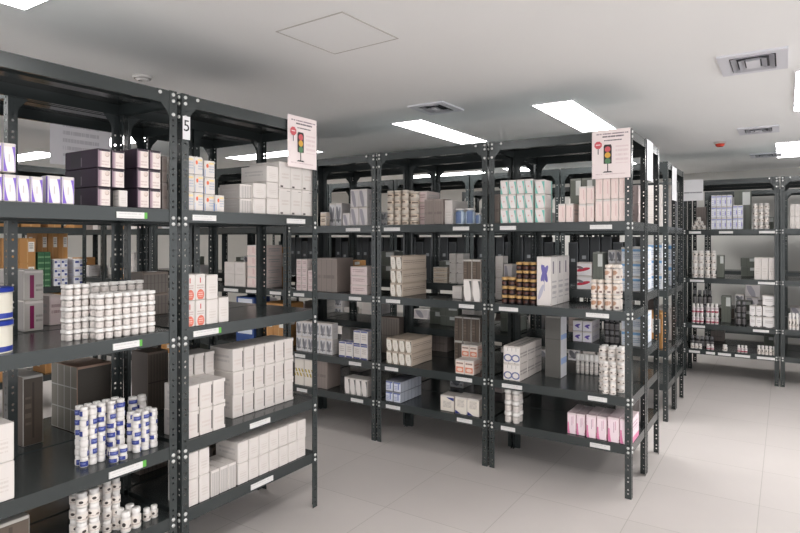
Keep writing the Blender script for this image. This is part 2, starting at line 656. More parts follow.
xa, xb2, xc = XR - RW, XR - RW - PITCH, XR - RW - 2 * PITCH
for lvl, sp in ((3, [(500, 516), (590, 612)]), (2, [(499, 518), (586, 609)]), (1, [(502, 522), (588, 607)]), (0, [(501, 515), (590, 610)])):
    ticketsY(row2[0], YA, lvl, sp, xa)
for lvl, sp in ((3, [(384, 400), (453, 469)]), (2, [(386, 400), (459, 474)]), (1, [(385, 398), (456, 472)]), (0, [(386, 400), (457, 472)])):
    ticketsY(row2[1], YA, lvl, sp, xb2)
for lvl, sp in ((3, [(346, 360)]), (2, [(293.5, 304), (349, 361)]), (1, [(295, 305), (349, 361)]), (0, [(297, 307), (351, 363)])):
    ticketsY(row2[2], YA, lvl, sp, xc)
for lvl, sp in ((2, [(224, 238), (246, 258), (270, 281)]),):
    ticketsY(row2[3], YA, lvl, sp, xc - PITCH)
for lvl, sp in ((3, [(689, 701), (719, 733), (759, 775)]), (2, [(690, 704), (758, 775)]), (1, [(692, 705), (753, 769)]), (0, [(689, 700), (706, 715), (718, 731), (735, 750), (757, 775)])):
    ticketsY(back[1], YB, lvl, sp, XB - RW)
for lvl, sp, g in ((3, [(192.5, 216), (287, 305)], 0), (2, [(193.5, 221)], 1), (1, [(250, 270)], 0), (0, [(251, 273)], 0)):
    for a, b in sp:
        ticket(front[0][1][lvl], onX(a, XF)[0] - Y5, onX(b, XF)[0] - Y5, g)
for lvl, sp in ((3, [(116.5, 147)]), (2, [(113, 142)]), (1, [(109, 146)])):
    for a, b in sp:
        ticket(front[1][1][lvl], onX(a, XF)[0] - (Y5 - .94), onX(b, XF)[0] - (Y5 - .94), True)

# ------------------------------------------------------------------ goods: cartons
W1, W2, W3 = (217, 210, 205), (209, 203, 198), (204, 198, 193)
GREY, KRAFT = (170, 166, 162), (190, 138, 82)
TXT = (186, 181, 178)
LILAC = (205, 197, 207)


def side(n, c, txt=TXT, lines=2):
    return prt(n, c, [('text', .15, .3, .85, .7, lines, txt)])


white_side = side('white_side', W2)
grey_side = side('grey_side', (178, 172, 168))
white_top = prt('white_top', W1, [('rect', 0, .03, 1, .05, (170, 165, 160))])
KINDS = {
    'red_circle': (prt('red_circle', W1, [('ell', .52, .2, .36, .21, (214, 112, 92)), ('text', .3, .12, .75, .3, 2, (235, 200, 190)), ('rect', .45, .66, .55, .86, (196, 70, 70)), ('text', .15, .42, .85, .6, 2, (190, 170, 165))]), white_side, white_top),
    'plain_white': (prt('plain_white', W1, [('text', .2, .25, .8, .6, 3, (205, 196, 190)), ('rect', 0, .955, 1, .97, (190, 184, 180))]), white_side, white_top),
    'slit_white': (prt('slit_white', (215, 207, 202), [('rect', .88, .14, 1.0, .86, (64, 58, 56)), ('text', .15, .3, .8, .6, 2, (208, 196, 190))]), white_side, white_top),
    'orange_dot': (prt('orange_dot', W1, [('rect', 0, 0, .1, .45, (120, 150, 205)), ('ell', .3, .68, .12, .12, (226, 110, 70)), ('rect', .42, .78, .9, .9, (238, 214, 150)), ('text', .45, .25, .92, .7, 3, (170, 176, 190))]), prt('orange_dot_side', W1, [('rect', .8, 0, .95, .5, (140, 165, 210)), ('text', .1, .3, .6, .7, 2, (200, 190, 180))]), white_top),
    'edge_striped': (prt('edge_striped', (196, 190, 186), [('vstr', 5, .16, (140, 135, 132))]), grey_side, white_top),
    'dark_marks': (prt('dark_marks', W2, [('rect', .08, .03, .3, .1, (70, 62, 58)), ('rect', .65, .9, .9, .97, (80, 72, 68)), ('text', .2, .35, .8, .6, 2, (198, 188, 182)), ('rect', .97, 0, 1, 1, (180, 170, 165))]), white_side, white_top),
    'purple_leaf': (prt('purple_leaf', (128, 98, 196), [('ell', .5, .5, .34, .74, .36, (232, 226, 226)), ('rect', .46, .35, .52, .62, (190, 182, 180))]), prt('purple_side', (120, 92, 186), [('rect', .3, 0, .7, 1, (222, 216, 220))]), white_top),
    'violet_fade': (prt('violet_fade', (226, 214, 208), [('rect', 0, 0, .2, 1, (150, 126, 138)), ('rect', .2, 0, .3, 1, (196, 176, 180)), ('ell', .72, .72, .17, .13, (190, 168, 160)), ('ell', .7, .74, .14, .1, (216, 200, 190)), ('text', .3, .1, .85, .4, 2, (205, 186, 182))]), prt('violet_dark_side', (46, 29, 48), [('rect', .3, .12, .34, .6, (150, 145, 150)), ('rect', .5, .12, .53, .6, (110, 100, 110)), ('rect', .18, .1, .5, .9, (40, 32, 42))], 0.7), prt('violet_dark_top', (48, 36, 48), [])),
    'magenta_bar': (prt('magenta_bar', (190, 184, 178), [('rect', .3, .08, .52, .84, (132, 28, 84)), ('text', .6, .3, .95, .6, 2, (150, 145, 140))]), prt('magenta_side', (150, 144, 140), [('text', .2, .3, .8, .6, 3, (120, 116, 112))]), white_top),
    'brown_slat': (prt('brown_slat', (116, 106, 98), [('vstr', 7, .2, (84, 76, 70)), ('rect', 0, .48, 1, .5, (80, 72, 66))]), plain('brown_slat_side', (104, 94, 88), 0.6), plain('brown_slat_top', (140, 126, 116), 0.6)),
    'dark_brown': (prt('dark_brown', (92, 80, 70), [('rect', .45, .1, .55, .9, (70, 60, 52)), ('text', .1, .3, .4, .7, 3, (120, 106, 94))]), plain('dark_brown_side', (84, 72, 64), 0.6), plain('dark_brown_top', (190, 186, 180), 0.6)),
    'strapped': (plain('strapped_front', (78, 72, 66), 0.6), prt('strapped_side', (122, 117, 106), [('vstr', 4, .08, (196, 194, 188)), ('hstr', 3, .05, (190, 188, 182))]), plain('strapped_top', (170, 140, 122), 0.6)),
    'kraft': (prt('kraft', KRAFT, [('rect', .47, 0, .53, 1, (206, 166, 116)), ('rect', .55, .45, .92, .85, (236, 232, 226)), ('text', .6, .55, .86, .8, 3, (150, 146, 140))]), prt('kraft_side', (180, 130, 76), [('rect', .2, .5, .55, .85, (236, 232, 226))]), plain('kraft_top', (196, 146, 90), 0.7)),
    'teal_leaf': (prt('teal_leaf', (118, 190, 178), [('ell', .48, .5, .33, .9, .36, (232, 224, 222)), ('ell', .46, .5, .09, .06, (224, 176, 168))]), prt('teal_side', (226, 216, 212), [('rect', .82, 0, 1, 1, (126, 194, 182))]), white_top),
    'pink_script': (prt('pink_script', (232, 212, 206), [('rect', .62, .25, .68, .8, (204, 158, 158)), ('rect', .78, .15, .82, .7, (214, 180, 178)), ('rect', 0, .9, 1, 1, (222, 196, 190)), ('rect', .96, 0, 1, 1, (120, 106, 104))]), side('pink_script_side', (224, 208, 202)), white_top),
    'violet_flower': (prt('violet_flower', (224, 216, 212), [('ell', .55, .66, .3, .09, .5, (112, 104, 168)), ('ell', .55, .66, .28, .1, -.6, (100, 92, 160)), ('ell', .5, .66, .12, .17, (108, 100, 166)), ('rect', .52, .3, .56, .56, (150, 146, 180)), ('ell', .3, .28, .25, .08, .6, (178, 176, 192))]), prt('violet_flower_side', (226, 220, 216), [('rect', .3, .65, .5, .9, (120, 110, 124)), ('rect', 0, .0, .04, 1, (150, 144, 146)), ('text', .2, .15, .9, .5, 3, (182, 176, 178))]), white_top),
    'blue_ring': (prt('blue_ring', (228, 222, 218), [('ring', .28, .3, .26, .24, .5, (104, 110, 150)), ('ring', .74, .3, .26, .24, .5, (104, 110, 150)), ('vstr', 4, .1, (150, 146, 146)), ('rect', 0, 0, 1, .7, (228, 222, 218)), ('ring', .28, .3, .26, .22, .45, (104, 110, 150)), ('ring', .74, .3, .26, .22, .45, (104, 110, 150))]), prt('blue_ring_side', (206, 198, 192), [('text', .05, .35, .95, .7, 2, (150, 142, 138))]), prt('blue_ring_top', (206, 198, 192), [('rect', .28, 0, .34, 1, (110, 104, 100)), ('rect', .66, 0, .72, 1, (110, 104, 100))])),
    'grey_tall': (prt('grey_tall', (92, 90, 86), [('rect', 0, .62, 1, .63, (64, 62, 58))]), prt('grey_tall_side', (218, 216, 220), [('rect', .0, .62, 1, .7, (150, 176, 220)), ('rect', 0, .22, 1, .32, (160, 182, 222))]), plain('grey_tall_top', (150, 146, 142), 0.6)),
    'violet_script': (prt('violet_script', (232, 228, 234), [('ell', .5, .55, .3, .1, .3, (92, 70, 160)), ('ell', .52, .4, .2, .08, -.4, (92, 70, 160)), ('hstr', 1, .05, (150, 130, 196))]), prt('violet_script_side', (206, 202, 208), [('text', .1, .3, .9, .6, 2, (160, 150, 176))]), white_top),
    'red_wave': (prt('red_wave', (236, 230, 230), [('ell', .4, .45, .5, .12, .25, (196, 40, 66)), ('ell', .2, .6, .25, .1, -.3, (120, 104, 110)), ('rect', 0, .9, 1, 1, (206, 100, 120))]), white_side, white_top),
    'pink_corner': (prt('pink_corner', (240, 216, 224), [('ell', .0, .0, .95, .55, (222, 120, 166)), ('ell', .75, .4, .55, .75, .3, (240, 220, 226)), ('rect', .52, .4, .56, .82, (150, 84, 124)), ('rect', .66, .5, .7, .86, (196, 120, 150)), ('rect', 0, 0, .04, 1, (206, 90, 140))]), prt('pink_corner_side', (240, 220, 226), [('rect', 0, 0, 1, .25, (226, 130, 170)), ('text', .1, .5, .8, .8, 2, (190, 150, 170))]), prt('pink_corner_top', (224, 206, 208), [('rect', 0, .1, 1, .14, (170, 130, 146))])),
    'leaf_olive': (prt('leaf_olive', (104, 98, 80), [('ell', .45, .5, .4, .66, .35, (236, 230, 220)), ('text', .3, .3, .6, .7, 3, (206, 196, 186))]), prt('leaf_olive_side', (204, 188, 172), [('text', .05, .35, .95, .65, 2, (160, 142, 126)), ('rect', 0, .9, 1, 1, (186, 168, 150))]), prt('leaf_olive_top', (196, 180, 164), [])),
    'leaf_grey': (prt('leaf_grey', (98, 96, 94), [('ell', .42, .5, .4, .7, .4, (232, 226, 222))]), side('leaf_grey_side', (200, 192, 186)), white_top),
    'orange_label': (prt('orange_label', (236, 220, 208), [('rect', .08, .12, .92, .5, (222, 140, 112)), ('ell', .5, .3, .3, .12, (238, 210, 196)), ('text', .12, .62, .88, .85, 1, (150, 120, 112))]), side('orange_label_side', (224, 200, 188), (206, 140, 116)), white_top),
    'navy_corner': (prt('navy_corner', (232, 224, 212), [('ell', .1, .02, .8, .16, -.35, (44, 54, 120)), ('rect', 0, .93, 1, 1, (206, 196, 184)), ('text', .2, .4, .8, .85, 6, (170, 160, 156))]), side('navy_corner_side', (200, 190, 180)), white_top),
    'navy_top': (prt('navy_top', (232, 224, 212), [('ell', .75, .88, .55, .12, -.35, (44, 54, 120)), ('text', .2, .25, .8, .65, 5, (170, 160, 156))]), side('navy_top_side', (200, 190, 180)), white_top),
    'blue_band': (prt('blue_band', (214, 218, 230), [('rect', 0, .78, .9, .92, (96, 112, 176)), ('rect', .55, .2, .7, .78, (120, 134, 190)), ('text', .1, .15, .5, .6, 3, (150, 158, 190))]), prt('blue_band_side', (180, 184, 194), [('vstr', 2, .1, (130, 134, 150))]), prt('blue_band_top', (128, 130, 140), [])),
    'grey_leaf': (prt('grey_leaf', (212, 206, 206), [('ell', .4, .5, .2, .6, .4, (160, 156, 164)), ('rect', 0, .0, 1, .03, (110, 108, 110))]), side('grey_leaf_side', (206, 200, 200)), white_top),
    'pinkish': (prt('pinkish', (222, 204, 202), [('text', .15, .3, .85, .7, 2, (176, 150, 150)), ('rect', 0, 0, .06, 1, (160, 140, 142))]), side('pinkish_side', (206, 192, 188)), prt('pinkish_top', (216, 204, 200), [])),
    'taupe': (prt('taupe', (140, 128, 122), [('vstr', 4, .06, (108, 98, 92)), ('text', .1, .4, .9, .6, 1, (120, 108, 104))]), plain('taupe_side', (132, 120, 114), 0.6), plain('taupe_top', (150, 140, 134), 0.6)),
    'floral_grey': (prt('floral_grey', (214, 212, 214), [('ell', .35, .5, .2, .4, .5, (120, 120, 126)), ('ell', .65, .55, .14, .3, -.4, (140, 138, 144)), ('text', .1, .1, .9, .3, 1, (110, 108, 112))]), side('floral_grey_side', (196, 192, 192)), white_top),
    'yellow_stripe': (prt('yellow_stripe', (236, 228, 218), [('diag', 3, .5, (206, 178, 72)), ('diag', 3, .12, (84, 76, 60)), ('rect', 0, .62, 1, 1, (236, 228, 218)), ('rect', 0, 0, 1, .34, (236, 228, 218)), ('rect', 0, .47, 1, .5, (236, 228, 218))]), side('yellow_stripe_side', (206, 196, 184)), white_top),
    'navy_edge': (prt('navy_edge', (226, 220, 214), [('rect', 0, .02, .9, .12, (62, 72, 130)), ('text', .2, .4, .8, .8, 3, (190, 180, 176))]), side('navy_edge_side', (204, 196, 190)), prt('navy_edge_top', (222, 218, 226), [('rect', .1, .2, .9, .6, (90, 98, 156))])),
    'blue_window': (prt('blue_window', (214, 216, 228), [('rect', 0, .82, 1, 1, (140, 150, 206)), ('rect', .06, .08, .55, .72, (238, 238, 242)), ('ell', .78, .4, .12, .2, (150, 146, 206)), ('text', .1, .1, .5, .6, 3, (196, 200, 220))]), side('blue_window_side', (196, 200, 214)), white_top),
    'black_foot': (prt('black_foot', (232, 228, 226), [('rect', 0, 0, 1, .12, (44, 42, 50)), ('ell', .5, .12, .3, .08, (232, 228, 226)), ('text', .2, .4, .8, .7, 2, (190, 184, 182))]), prt('black_foot_side', (222, 218, 216), [('rect', 0, 0, 1, .1, (60, 58, 64))]), white_top),
    'cream_strip': (prt('cream_strip', (214, 200, 182), [('hstr', 3, .2, (150, 130, 112)), ('text', .2, .3, .8, .6, 2, (130, 112, 100))]), side('cream_strip_side', (200, 186, 170)), white_top),
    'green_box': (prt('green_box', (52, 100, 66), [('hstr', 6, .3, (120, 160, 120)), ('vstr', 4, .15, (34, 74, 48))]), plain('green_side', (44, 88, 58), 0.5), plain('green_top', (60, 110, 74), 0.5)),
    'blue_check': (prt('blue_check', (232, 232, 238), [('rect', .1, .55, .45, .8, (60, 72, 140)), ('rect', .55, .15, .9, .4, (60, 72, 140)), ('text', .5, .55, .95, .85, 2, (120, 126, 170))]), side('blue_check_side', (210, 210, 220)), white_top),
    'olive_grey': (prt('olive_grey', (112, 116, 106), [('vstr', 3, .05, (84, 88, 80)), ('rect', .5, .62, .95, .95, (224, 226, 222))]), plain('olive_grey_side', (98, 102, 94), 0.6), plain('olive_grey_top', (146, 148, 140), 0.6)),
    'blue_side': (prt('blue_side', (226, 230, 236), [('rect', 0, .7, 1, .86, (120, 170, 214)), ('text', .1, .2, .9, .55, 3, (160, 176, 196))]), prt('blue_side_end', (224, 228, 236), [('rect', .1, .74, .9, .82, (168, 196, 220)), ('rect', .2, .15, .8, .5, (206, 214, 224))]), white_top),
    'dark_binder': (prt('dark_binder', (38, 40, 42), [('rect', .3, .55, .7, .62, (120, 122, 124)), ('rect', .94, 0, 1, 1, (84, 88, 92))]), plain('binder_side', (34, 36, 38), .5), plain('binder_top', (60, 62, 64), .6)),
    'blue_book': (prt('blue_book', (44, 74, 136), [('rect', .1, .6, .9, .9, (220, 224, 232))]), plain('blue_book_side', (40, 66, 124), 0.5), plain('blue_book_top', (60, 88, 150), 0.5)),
}
_box = {}


def carton_mesh(kind, w, d, h):
    key = (kind, round(w, 3), round(d, 3), round(h, 3))
    if key in _box:
        return _box[key]
    bm = bmesh.new()
    bm_box(bm, -w / 2, w / 2, 0, d, 0, h)
    bmesh.ops.bevel(bm, geom=bm.edges[:], offset=min(0.0026, h * 0.04), segments=1, affect='EDGES')
    bm.normal_update()
    uv_box(bm)
    for f in bm.faces:
        n = f.normal
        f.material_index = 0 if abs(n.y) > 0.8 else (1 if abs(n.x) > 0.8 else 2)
    # tuck flap folded down over the front edge
    if h > 0.04 and w > 0.02:
        fs = bm_box(bm, -w / 2 + 0.004, w / 2 - 0.004, -0.0006, 0.001, h - min(0.012, h * .12), h - 0.002, 2)
        lay = bm.loops.layers.uv['UVMap']
        for f in fs:
            for l in f.loops:
                l[lay].uv = (0.5, 0.5)
    me = done(bm, kind + '_carton')
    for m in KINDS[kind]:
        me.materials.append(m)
    _box[key] = me
    return me


# ------------------------------------------------------------------ goods: bottles and jars
JK = {
    # body, cap, label colour, label arc (0..1 of the turn), label z range, body top, cap radius
    'white_vial': (plain('vial_plastic', (202, 196, 191), 0.5), CAPW, prt('vial_label', (222, 214, 208), [('text', .1, .2, .9, .8, 3, (188, 180, 176))]), .55, (.12, .5), .60, 1.0),
    'blue_jar': (PLASTIC_W, CAPW, prt('jar_label', (48, 62, 138), [('text', .1, .3, .7, .7, 2, (150, 160, 210))]), .34, (.1, .62), .66, .90),
    'dot_jar': (PLASTIC_W, CAPW, prt('dot_label', (226, 218, 210), [('ell', .3, .6, .12, .2, (60, 52, 50)), ('ell', .74, .35, .1, .16, (84, 74, 70)), ('text', .05, .1, .95, .3, 1, (186, 170, 162))]), .5, (.1, .62), .68, .86),
    'gold_jar': (plain('black_label', (30, 22, 22), 0.4), plain('gold_cap', (196, 158, 104), 0.4), prt('gold_label', (40, 24, 24), [('text', .1, .2, .9, .8, 2, (120, 70, 50))]), .5, (.1, .55), .60, .95),
    'cream_vial': (plain('cream_plastic', (226, 216, 204), 0.4), plain('cream_cap', (230, 220, 208), 0.4), prt('cream_label', (214, 198, 180), [('rect', .2, .2, .8, .6, (84, 66, 58))]), .4, (.08, .55), .62, .9),
    'red_jar': (PLASTIC_W, CAPW, prt('red_label', (236, 224, 224), [('rect', 0, .0, 1, .34, (176, 56, 84)), ('text', .1, .5, .9, .9, 2, (150, 140, 146))]), .7, (.1, .6), .7, .8),
    'dark_jar': (plain('dark_glass', (62, 60, 62), 0.25), plain('grey_cap', (128, 126, 128), 0.4), prt('dark_label', (120, 116, 116), [('text', .1, .2, .9, .8, 3, (80, 76, 78))]), .5, (.12, .55), .66, .8),
    'brown_mark': (PLASTIC_W, plain('ivory_cap', (236, 224, 212), 0.4), prt('brown_mark_label', (230, 218, 208), [('ell', .35, .6, .3, .22, .5, (186, 140, 110)), ('rect', .55, .1, .8, .3, (120, 92, 84))]), .6, (.06, .7), .72, .95),
    'clear_cup': (plain('pale_blue_plastic', (190, 204, 220), 0.2), CAPW, prt('clear_label', (92, 112, 150), []), .2, (.05, .8), .82, 1.0),
}
_jar = {}


def jar_meshes(kind, dia, h):
    key = (kind, round(dia, 3), round(h, 3))
    if key in _jar:
        return _jar[key]
    body, cap, lab, arc, (l0, l1), bt, cr = JK[kind]
    r = dia / 2 * (.86 if kind in ('white_vial', 'gold_jar', 'cream_vial') else .97)
    cr = cr * dia / 2 / r if kind in ('white_vial', 'gold_jar', 'cream_vial') else cr
    bm = bmesh.new()
    lathe(bm, [(0, 0), (r * .86, 0), (r * .98, h * .04), (r, h * .1), (r, h * (bt - .08)), (r * .88, h * (bt - .03)), (r * .62, h * bt), (r * .6, h * (bt + .07)), (0, h * (bt + .07))], 14)
    a = done(bm, kind + '_body')
    a.materials.append(body)
    bm = bmesh.new()
    c0 = bt + .072
    lathe(bm, [(0, h * c0), (r * cr, h * c0), (r * cr, h * .95), (r * cr * .94, h * .985), (0, h * .985)], 14)
    b = done(bm, kind + '_cap')
    b.materials.append(cap)
    bm = bmesh.new()
    rr = r + 0.0005
    n = 8
    a0, a1 = -PI / 2 - arc * PI, -PI / 2 + arc * PI
    lathe(bm, [(rr, h * l0), (rr, h * l1)], n, a0, a1)
    bm.normal_update()
    lay = bm.loops.layers.uv.new('UVMap')
    for f in bm.faces:
        for l in f.loops:
            an = math.atan2(l.vert.co.y, l.vert.co.x)
            while an < a0 - 1e-3:
                an += 2 * PI
            while an > a1 + 1e-3:
                an -= 2 * PI
            l[lay].uv = ((an - a0) / (a1 - a0), (l.vert.co.z / h - l0) / (l1 - l0))
    c = done(bm, kind + '_label')
    c.materials.append(lab)
    _jar[key] = (a, b, c)
    return _jar[key]


TIERS = {1: [''], 2: ['bottom tier', 'top tier'], 3: ['bottom tier', 'middle tier', 'top tier'],
         4: ['lowest tier', 'second tier', 'third tier', 'top tier'],
         5: ['lowest tier', 'second tier', 'third tier', 'fourth tier', 'top tier'],
         6: ['lowest tier', 'second tier', 'third tier', 'fourth tier', 'fifth tier', 'top tier']}


def lab(desc, land, side_, i, nc, j, nr, k, nd):
    out = desc
    if nr > 1:
        out += ', ' + TIERS[nr][j]
    if nc > 1:
        out += ', ' + ORD[i if side_ > 0 else nc - 1 - i] + ' from ' + land
    if nd > 1:
        out += ', ' + (['front', 'second', 'third', 'fourth'][k]) + ' file'
    return out


ITEMS = []


def kind_name(kind):
    if kind == 'kraft':
        return 'cardboard_box'
    if kind in ('dark_brown', 'brown_slat', 'taupe', 'strapped', 'grey_tall', 'olive_grey', 'cream_strip'):
        return 'storage_box'
    if kind in ('dark_binder',):
        return 'binder_box'
    if kind in ('plain_white', 'slit_white', 'edge_striped', 'dark_marks'):
        return 'carton'
    return 'medicine_box'


def put(kind, name, loc, rz, w, d, h, label, group, spin=0.0):
    if kind in KINDS:
        name = kind_name(kind)
        o = link(name, carton_mesh(kind, w, d, h), None, None, loc, rz)
        tag(o, label, 'box' if 'box' in name else 'carton', group)
    else:
        a, b, c = jar_meshes(kind, w, h)
        o = link(name, a, None, None, loc, rz + spin)
        tag(o, label, 'bottle' if 'bottle' in name else 'jar', group)
        link('cap', b, None, o)
        link('label', c, None, o)
    return o


def stack(kind, desc, land, side_, base, z, u0, u1, ztop, nc, nr, nd, d, skip=(), name=None, jit=1.0):
    """Goods on a shelf. base(u, v) gives the world point u along the rack face and v behind it; returns nothing."""
    (fx, rz) = base
    jar = kind in JK
    w = (u1 - u0) / nc
    h = (ztop - z - 0.001) / nr
    if jar:
        d = w
    name = name or ('medicine_jar' if jar else 'carton')
    grp = desc + 's stacked together'
    for k in range(nd):
        for j in range(nr):
            for i in range(nc):
                if (i, j) in skip or (i, j, k) in skip:
                    continue
                ww, dd, hh = w - (0.06 * w if jar else min(0.003, w * .05)), d - 0.003, h - 0.0012
                v = k * d + (0 if jar else R.uniform(0, 0.004) * jit * (1 if k == 0 else 0))
                u = u0 + (i + .5) * w + (0 if jar else R.uniform(-1, 1) * 0.0008 * jit)
                if jar:
                    v += w / 2
                    p = fx(u, v)
                else:
                    p = fx(u, v)
                r = 0 if jar else R.uniform(-.006, .006) * jit
                o = put(kind, name, (p[0], p[1], z + 0.001 + j * h), rz + r, ww, dd, hh, lab(desc, land, side_, i, nc, j, nr, k, nd), grp,
                    R.uniform(-2.1, 2.1) if kind == 'blue_jar' else R.uniform(-.6, .6))
                ITEMS.append((o, (desc, i, k), j, k > 0))


def SY(kind, desc, land, side_, lvl, px0, px1, ytop, nc, nr, d, inset=.02, nd=1, Y=YA, **kw):
    """On a rack that faces the camera side: pixel columns of the photograph are turned into places along the rack."""
    Yf = Y + inset
    x0, t0 = onY(px0, Yf)
    x1, t1 = onY(px1, Yf)
    zt = zat(ytop, (t0 + t1) / 2)
    stack(kind, desc, land, side_, ((lambda u, v: (u, Yf + v)), 0.0), (LV[lvl] if isinstance(lvl, int) else lvl), x0, x1, zt, nc, nr, nd, d, **kw)


def SX(kind, desc, land, side_, lvl, px0, px1, ytop, nc, nr, d, inset=.02, nd=1, X=XF, **kw):
    Xf = X - inset
    y0, t0 = onX(px0, Xf)
    y1, t1 = onX(px1, Xf)
    zt = zat(ytop, (t0 + t1) / 2)
    stack(kind, desc, land, side_, ((lambda u, v: (Xf - v, u)), PI / 2), ((LV5 if X > -5 else LV)[lvl] if isinstance(lvl, int) else lvl), y0, y1, zt, nc, nr, nd, d, **kw)


# ------- number five bay
FIVE = 'the tag post'
SX('orange_dot', 'white carton with orange dot', FIVE, 1, 3, 184.6, 204, 156, 2, 3, .13, .012)
SX('orange_dot', 'shorter white carton with orange dot', FIVE, 1, 3, 204.5, 215.5, 160.5, 1, 3, .12, .03)
SX('orange_dot', 'single orange dot carton beside the taller stack', FIVE, 1, 3, 216, 225, 195, 1, 1, .12, .012)
SX('edge_striped', 'grey striped carton bundle', FIVE, 1, 3, 240, 253, 184, 1, 2, .16, .035)
SX('plain_white', 'white carton between grey bundles on the top goods shelf', FIVE, 1, 3, 253.5, 266.5, 183, 1, 2, .18, .02)
SX('plain_white', 'white carton beside the poster cartons', FIVE, 1, 3, 267, 279, 166, 1, 3, .2, .018)
SX('dark_marks', 'tall white carton with dark marks under the poster', FIVE, 1, 3, 279.6, 313, 163.5, 3, 2, .24, .012)
SX('red_circle', 'white carton with red circle', FIVE, 1, 2, 184.8, 206, 274, 2, 2, .10, .010)
SX('plain_white', 'white carton behind the red circle cartons', FIVE, 1, 2, 206.6, 218.5, 274.5, 1, 2, .12, .012)
SX('plain_white', 'short white carton ending the red circle stack', FIVE, 1, 2, 219, 229.5, 297, 1, 1, .11, .012)
SX('slit_white', 'white slit-front carton in the rear wall', FIVE, 1, 1, 184, 215, 353, 3, 3, .13, .19)
SX('slit_white', 'white slit-front carton in the tall front wall', 'the end post', -1, 1, 233, 294, 343, 6, 3, .18, .085)
SX('slit_white', 'white slit-front carton in the low front block', FIVE, 1, 1, 186, 226, 382, 3, 2, .165, .012)
SX('plain_white', 'white carton on the lowest shelf in the corner', FIVE, 1, 0, 188, 210, 450, 2, 2, .15, .012)
SX('edge_striped', 'low grey-white carton on the lowest shelf', FIVE, 1, 0, 211, 237, 466, 3, 1, .16, .012)
SX('plain_white', 'white carton in the long lowest shelf row', 'the end post', -1, 0, 238, 306, 430, 7, 2, .17, .012)
SX('brown_slat', 'dull striped carton at the back of the lowest shelf', FIVE, 1, 0, 212, 233, 445, 2, 1, .13, .25)

# ------- front bay with purple cartons and bottles
PST = 'the double post'
SX('purple_leaf', 'purple oval carton', PST, -1, 3, -27, 44, 174, 5, 1, .055, .006)
SX('purple_leaf', 'purple oval carton in the upper row', PST, -1, 3, -27, 16.8, 141, 3, 2, .055, .006, skip={(0, 0), (1, 0), (2, 0)})
SX('purple_leaf', 'purple oval carton set apart beside the dark stack', PST, -1, 3, 48, 75, 176, 2, 1, .055, .006)
SX('violet_fade', 'violet carton with dark sides in the open stack', PST, -1, 3, 97.5, 125, 149.5, 2, 3, .25, .01, skip={(1, 0)})
SX('violet_fade', 'violet carton with dark sides by the double post', PST, -1, 3, 137, 161.5, 149.5, 2, 3, .25, .01)
SX('plain_white', 'slim white carton leaning in the violet stack', PST, -1, 3, 119, 128, 190, 1, 1, .05, .004)
SX('taupe', 'small cream carton beside the post on the upper shelf', PST, -1, 3, 162.5, 168, 156, 1, 2, .2, .04)
SX('white_vial', 'small white bottle in the front block', PST, -1, 2, 97.5, 157.5, 292, 7, 4, .04, .02, nd=2, name='medicine_bottle')
SX('white_vial', 'small white bottle in the side block', PST, -1, 2, 67, 91, 284, 3, 5, .04, .085, nd=2, name='medicine_bottle')
SX('white_vial', 'small white bottle in the rear row', PST, -1, 2, 93, 146, 281, 6, 5, .04, .19, name='medicine_bottle')
SX('brown_slat', 'brown slatted carton behind the white bottles', PST, -1, 2, 143, 169, 272, 1, 2, .15, .06, X=-2.745)
SX('plain_white', 'large white carton at the picture edge, lower shelf', PST, -1, 1, -18, 15, 425, 1, 2, .15, .012)
SX('blue_jar', 'blue-label jar in the wide block', PST, -1, 1, 82, 108, 405, 3, 6, .04, .08, nd=2)
SX('blue_jar', 'blue-label jar in the middle block', PST, -1, 1, 109.5, 127.5, 400, 2, 6, .04, .10, nd=2)
SX('blue_jar', 'blue-label jar in the low front pair', PST, -1, 1, 112, 130, 447, 2, 2, .04, .022)
SX('blue_jar', 'blue-label jar in the rear block', PST, -1, 1, 131, 149, 396, 2, 6, .04, .22)
SX('blue_jar', 'blue-label jar in the post block', PST, -1, 1, 135, 160, 411, 3, 5, .04, .05, nd=2)
SX('brown_slat', 'brown slatted carton standing by the rear post', PST, -1, 1, 148, 169, 351, 1, 1, .15, .06, X=-2.745)
SX('brown_slat', 'grey striped carton at the back of the lowest front shelf', PST, -1, 0, 140, 168, 460, 1, 1, .15, .06, X=-2.745)
SX('dot_jar', 'dark-dotted bottle in the tall block', PST, -1, 0, 79, 103, 491, 2, 4, .04, .03, nd=2, name='medicine_bottle')
SX('dot_jar', 'dark-dotted bottle in the second block', PST, -1, 0, 105, 123, 480, 2, 4, .04, .09, nd=2, name='medicine_bottle')
SX('dot_jar', 'dark-dotted bottle in the low cluster', PST, -1, 0, 124, 144, 510, 2, 1, .04, .03, nd=2, name='medicine_bottle')
SX('dot_jar', 'dark-dotted bottle in the post pair', PST, -1, 0, 145.5, 160, 507, 2, 1, .04, .05, nd=1, name='medicine_bottle')
SX('dark_brown', 'brown carton at the picture edge, lowest shelf', PST, -1, 0, -10, 30, 521, 1, 1, .2, .05)
# goods on the racks behind the front row
SX('magenta_bar', 'grey carton with magenta bar', 'the rear post', 1, 2, 23.5, 44, 270, 1, 2, .3, .02, X=-2.745)
SX('pinkish', 'lilac grey carton behind the bottle block', PST, -1, 2, 49, 63, 295, 1, 1, .15, .12, X=-2.745)
SX('dark_brown', 'dark brown carton on the rear rack', PST, -1, 1, 23, 44, 375, 1, 1, .2, .06, X=-2.745)
SX('strapped', 'dark carton with strapped side on the rear rack', PST, -1, 1, 77, 112, 364, 1, 1, .24, .04, X=-2.745)

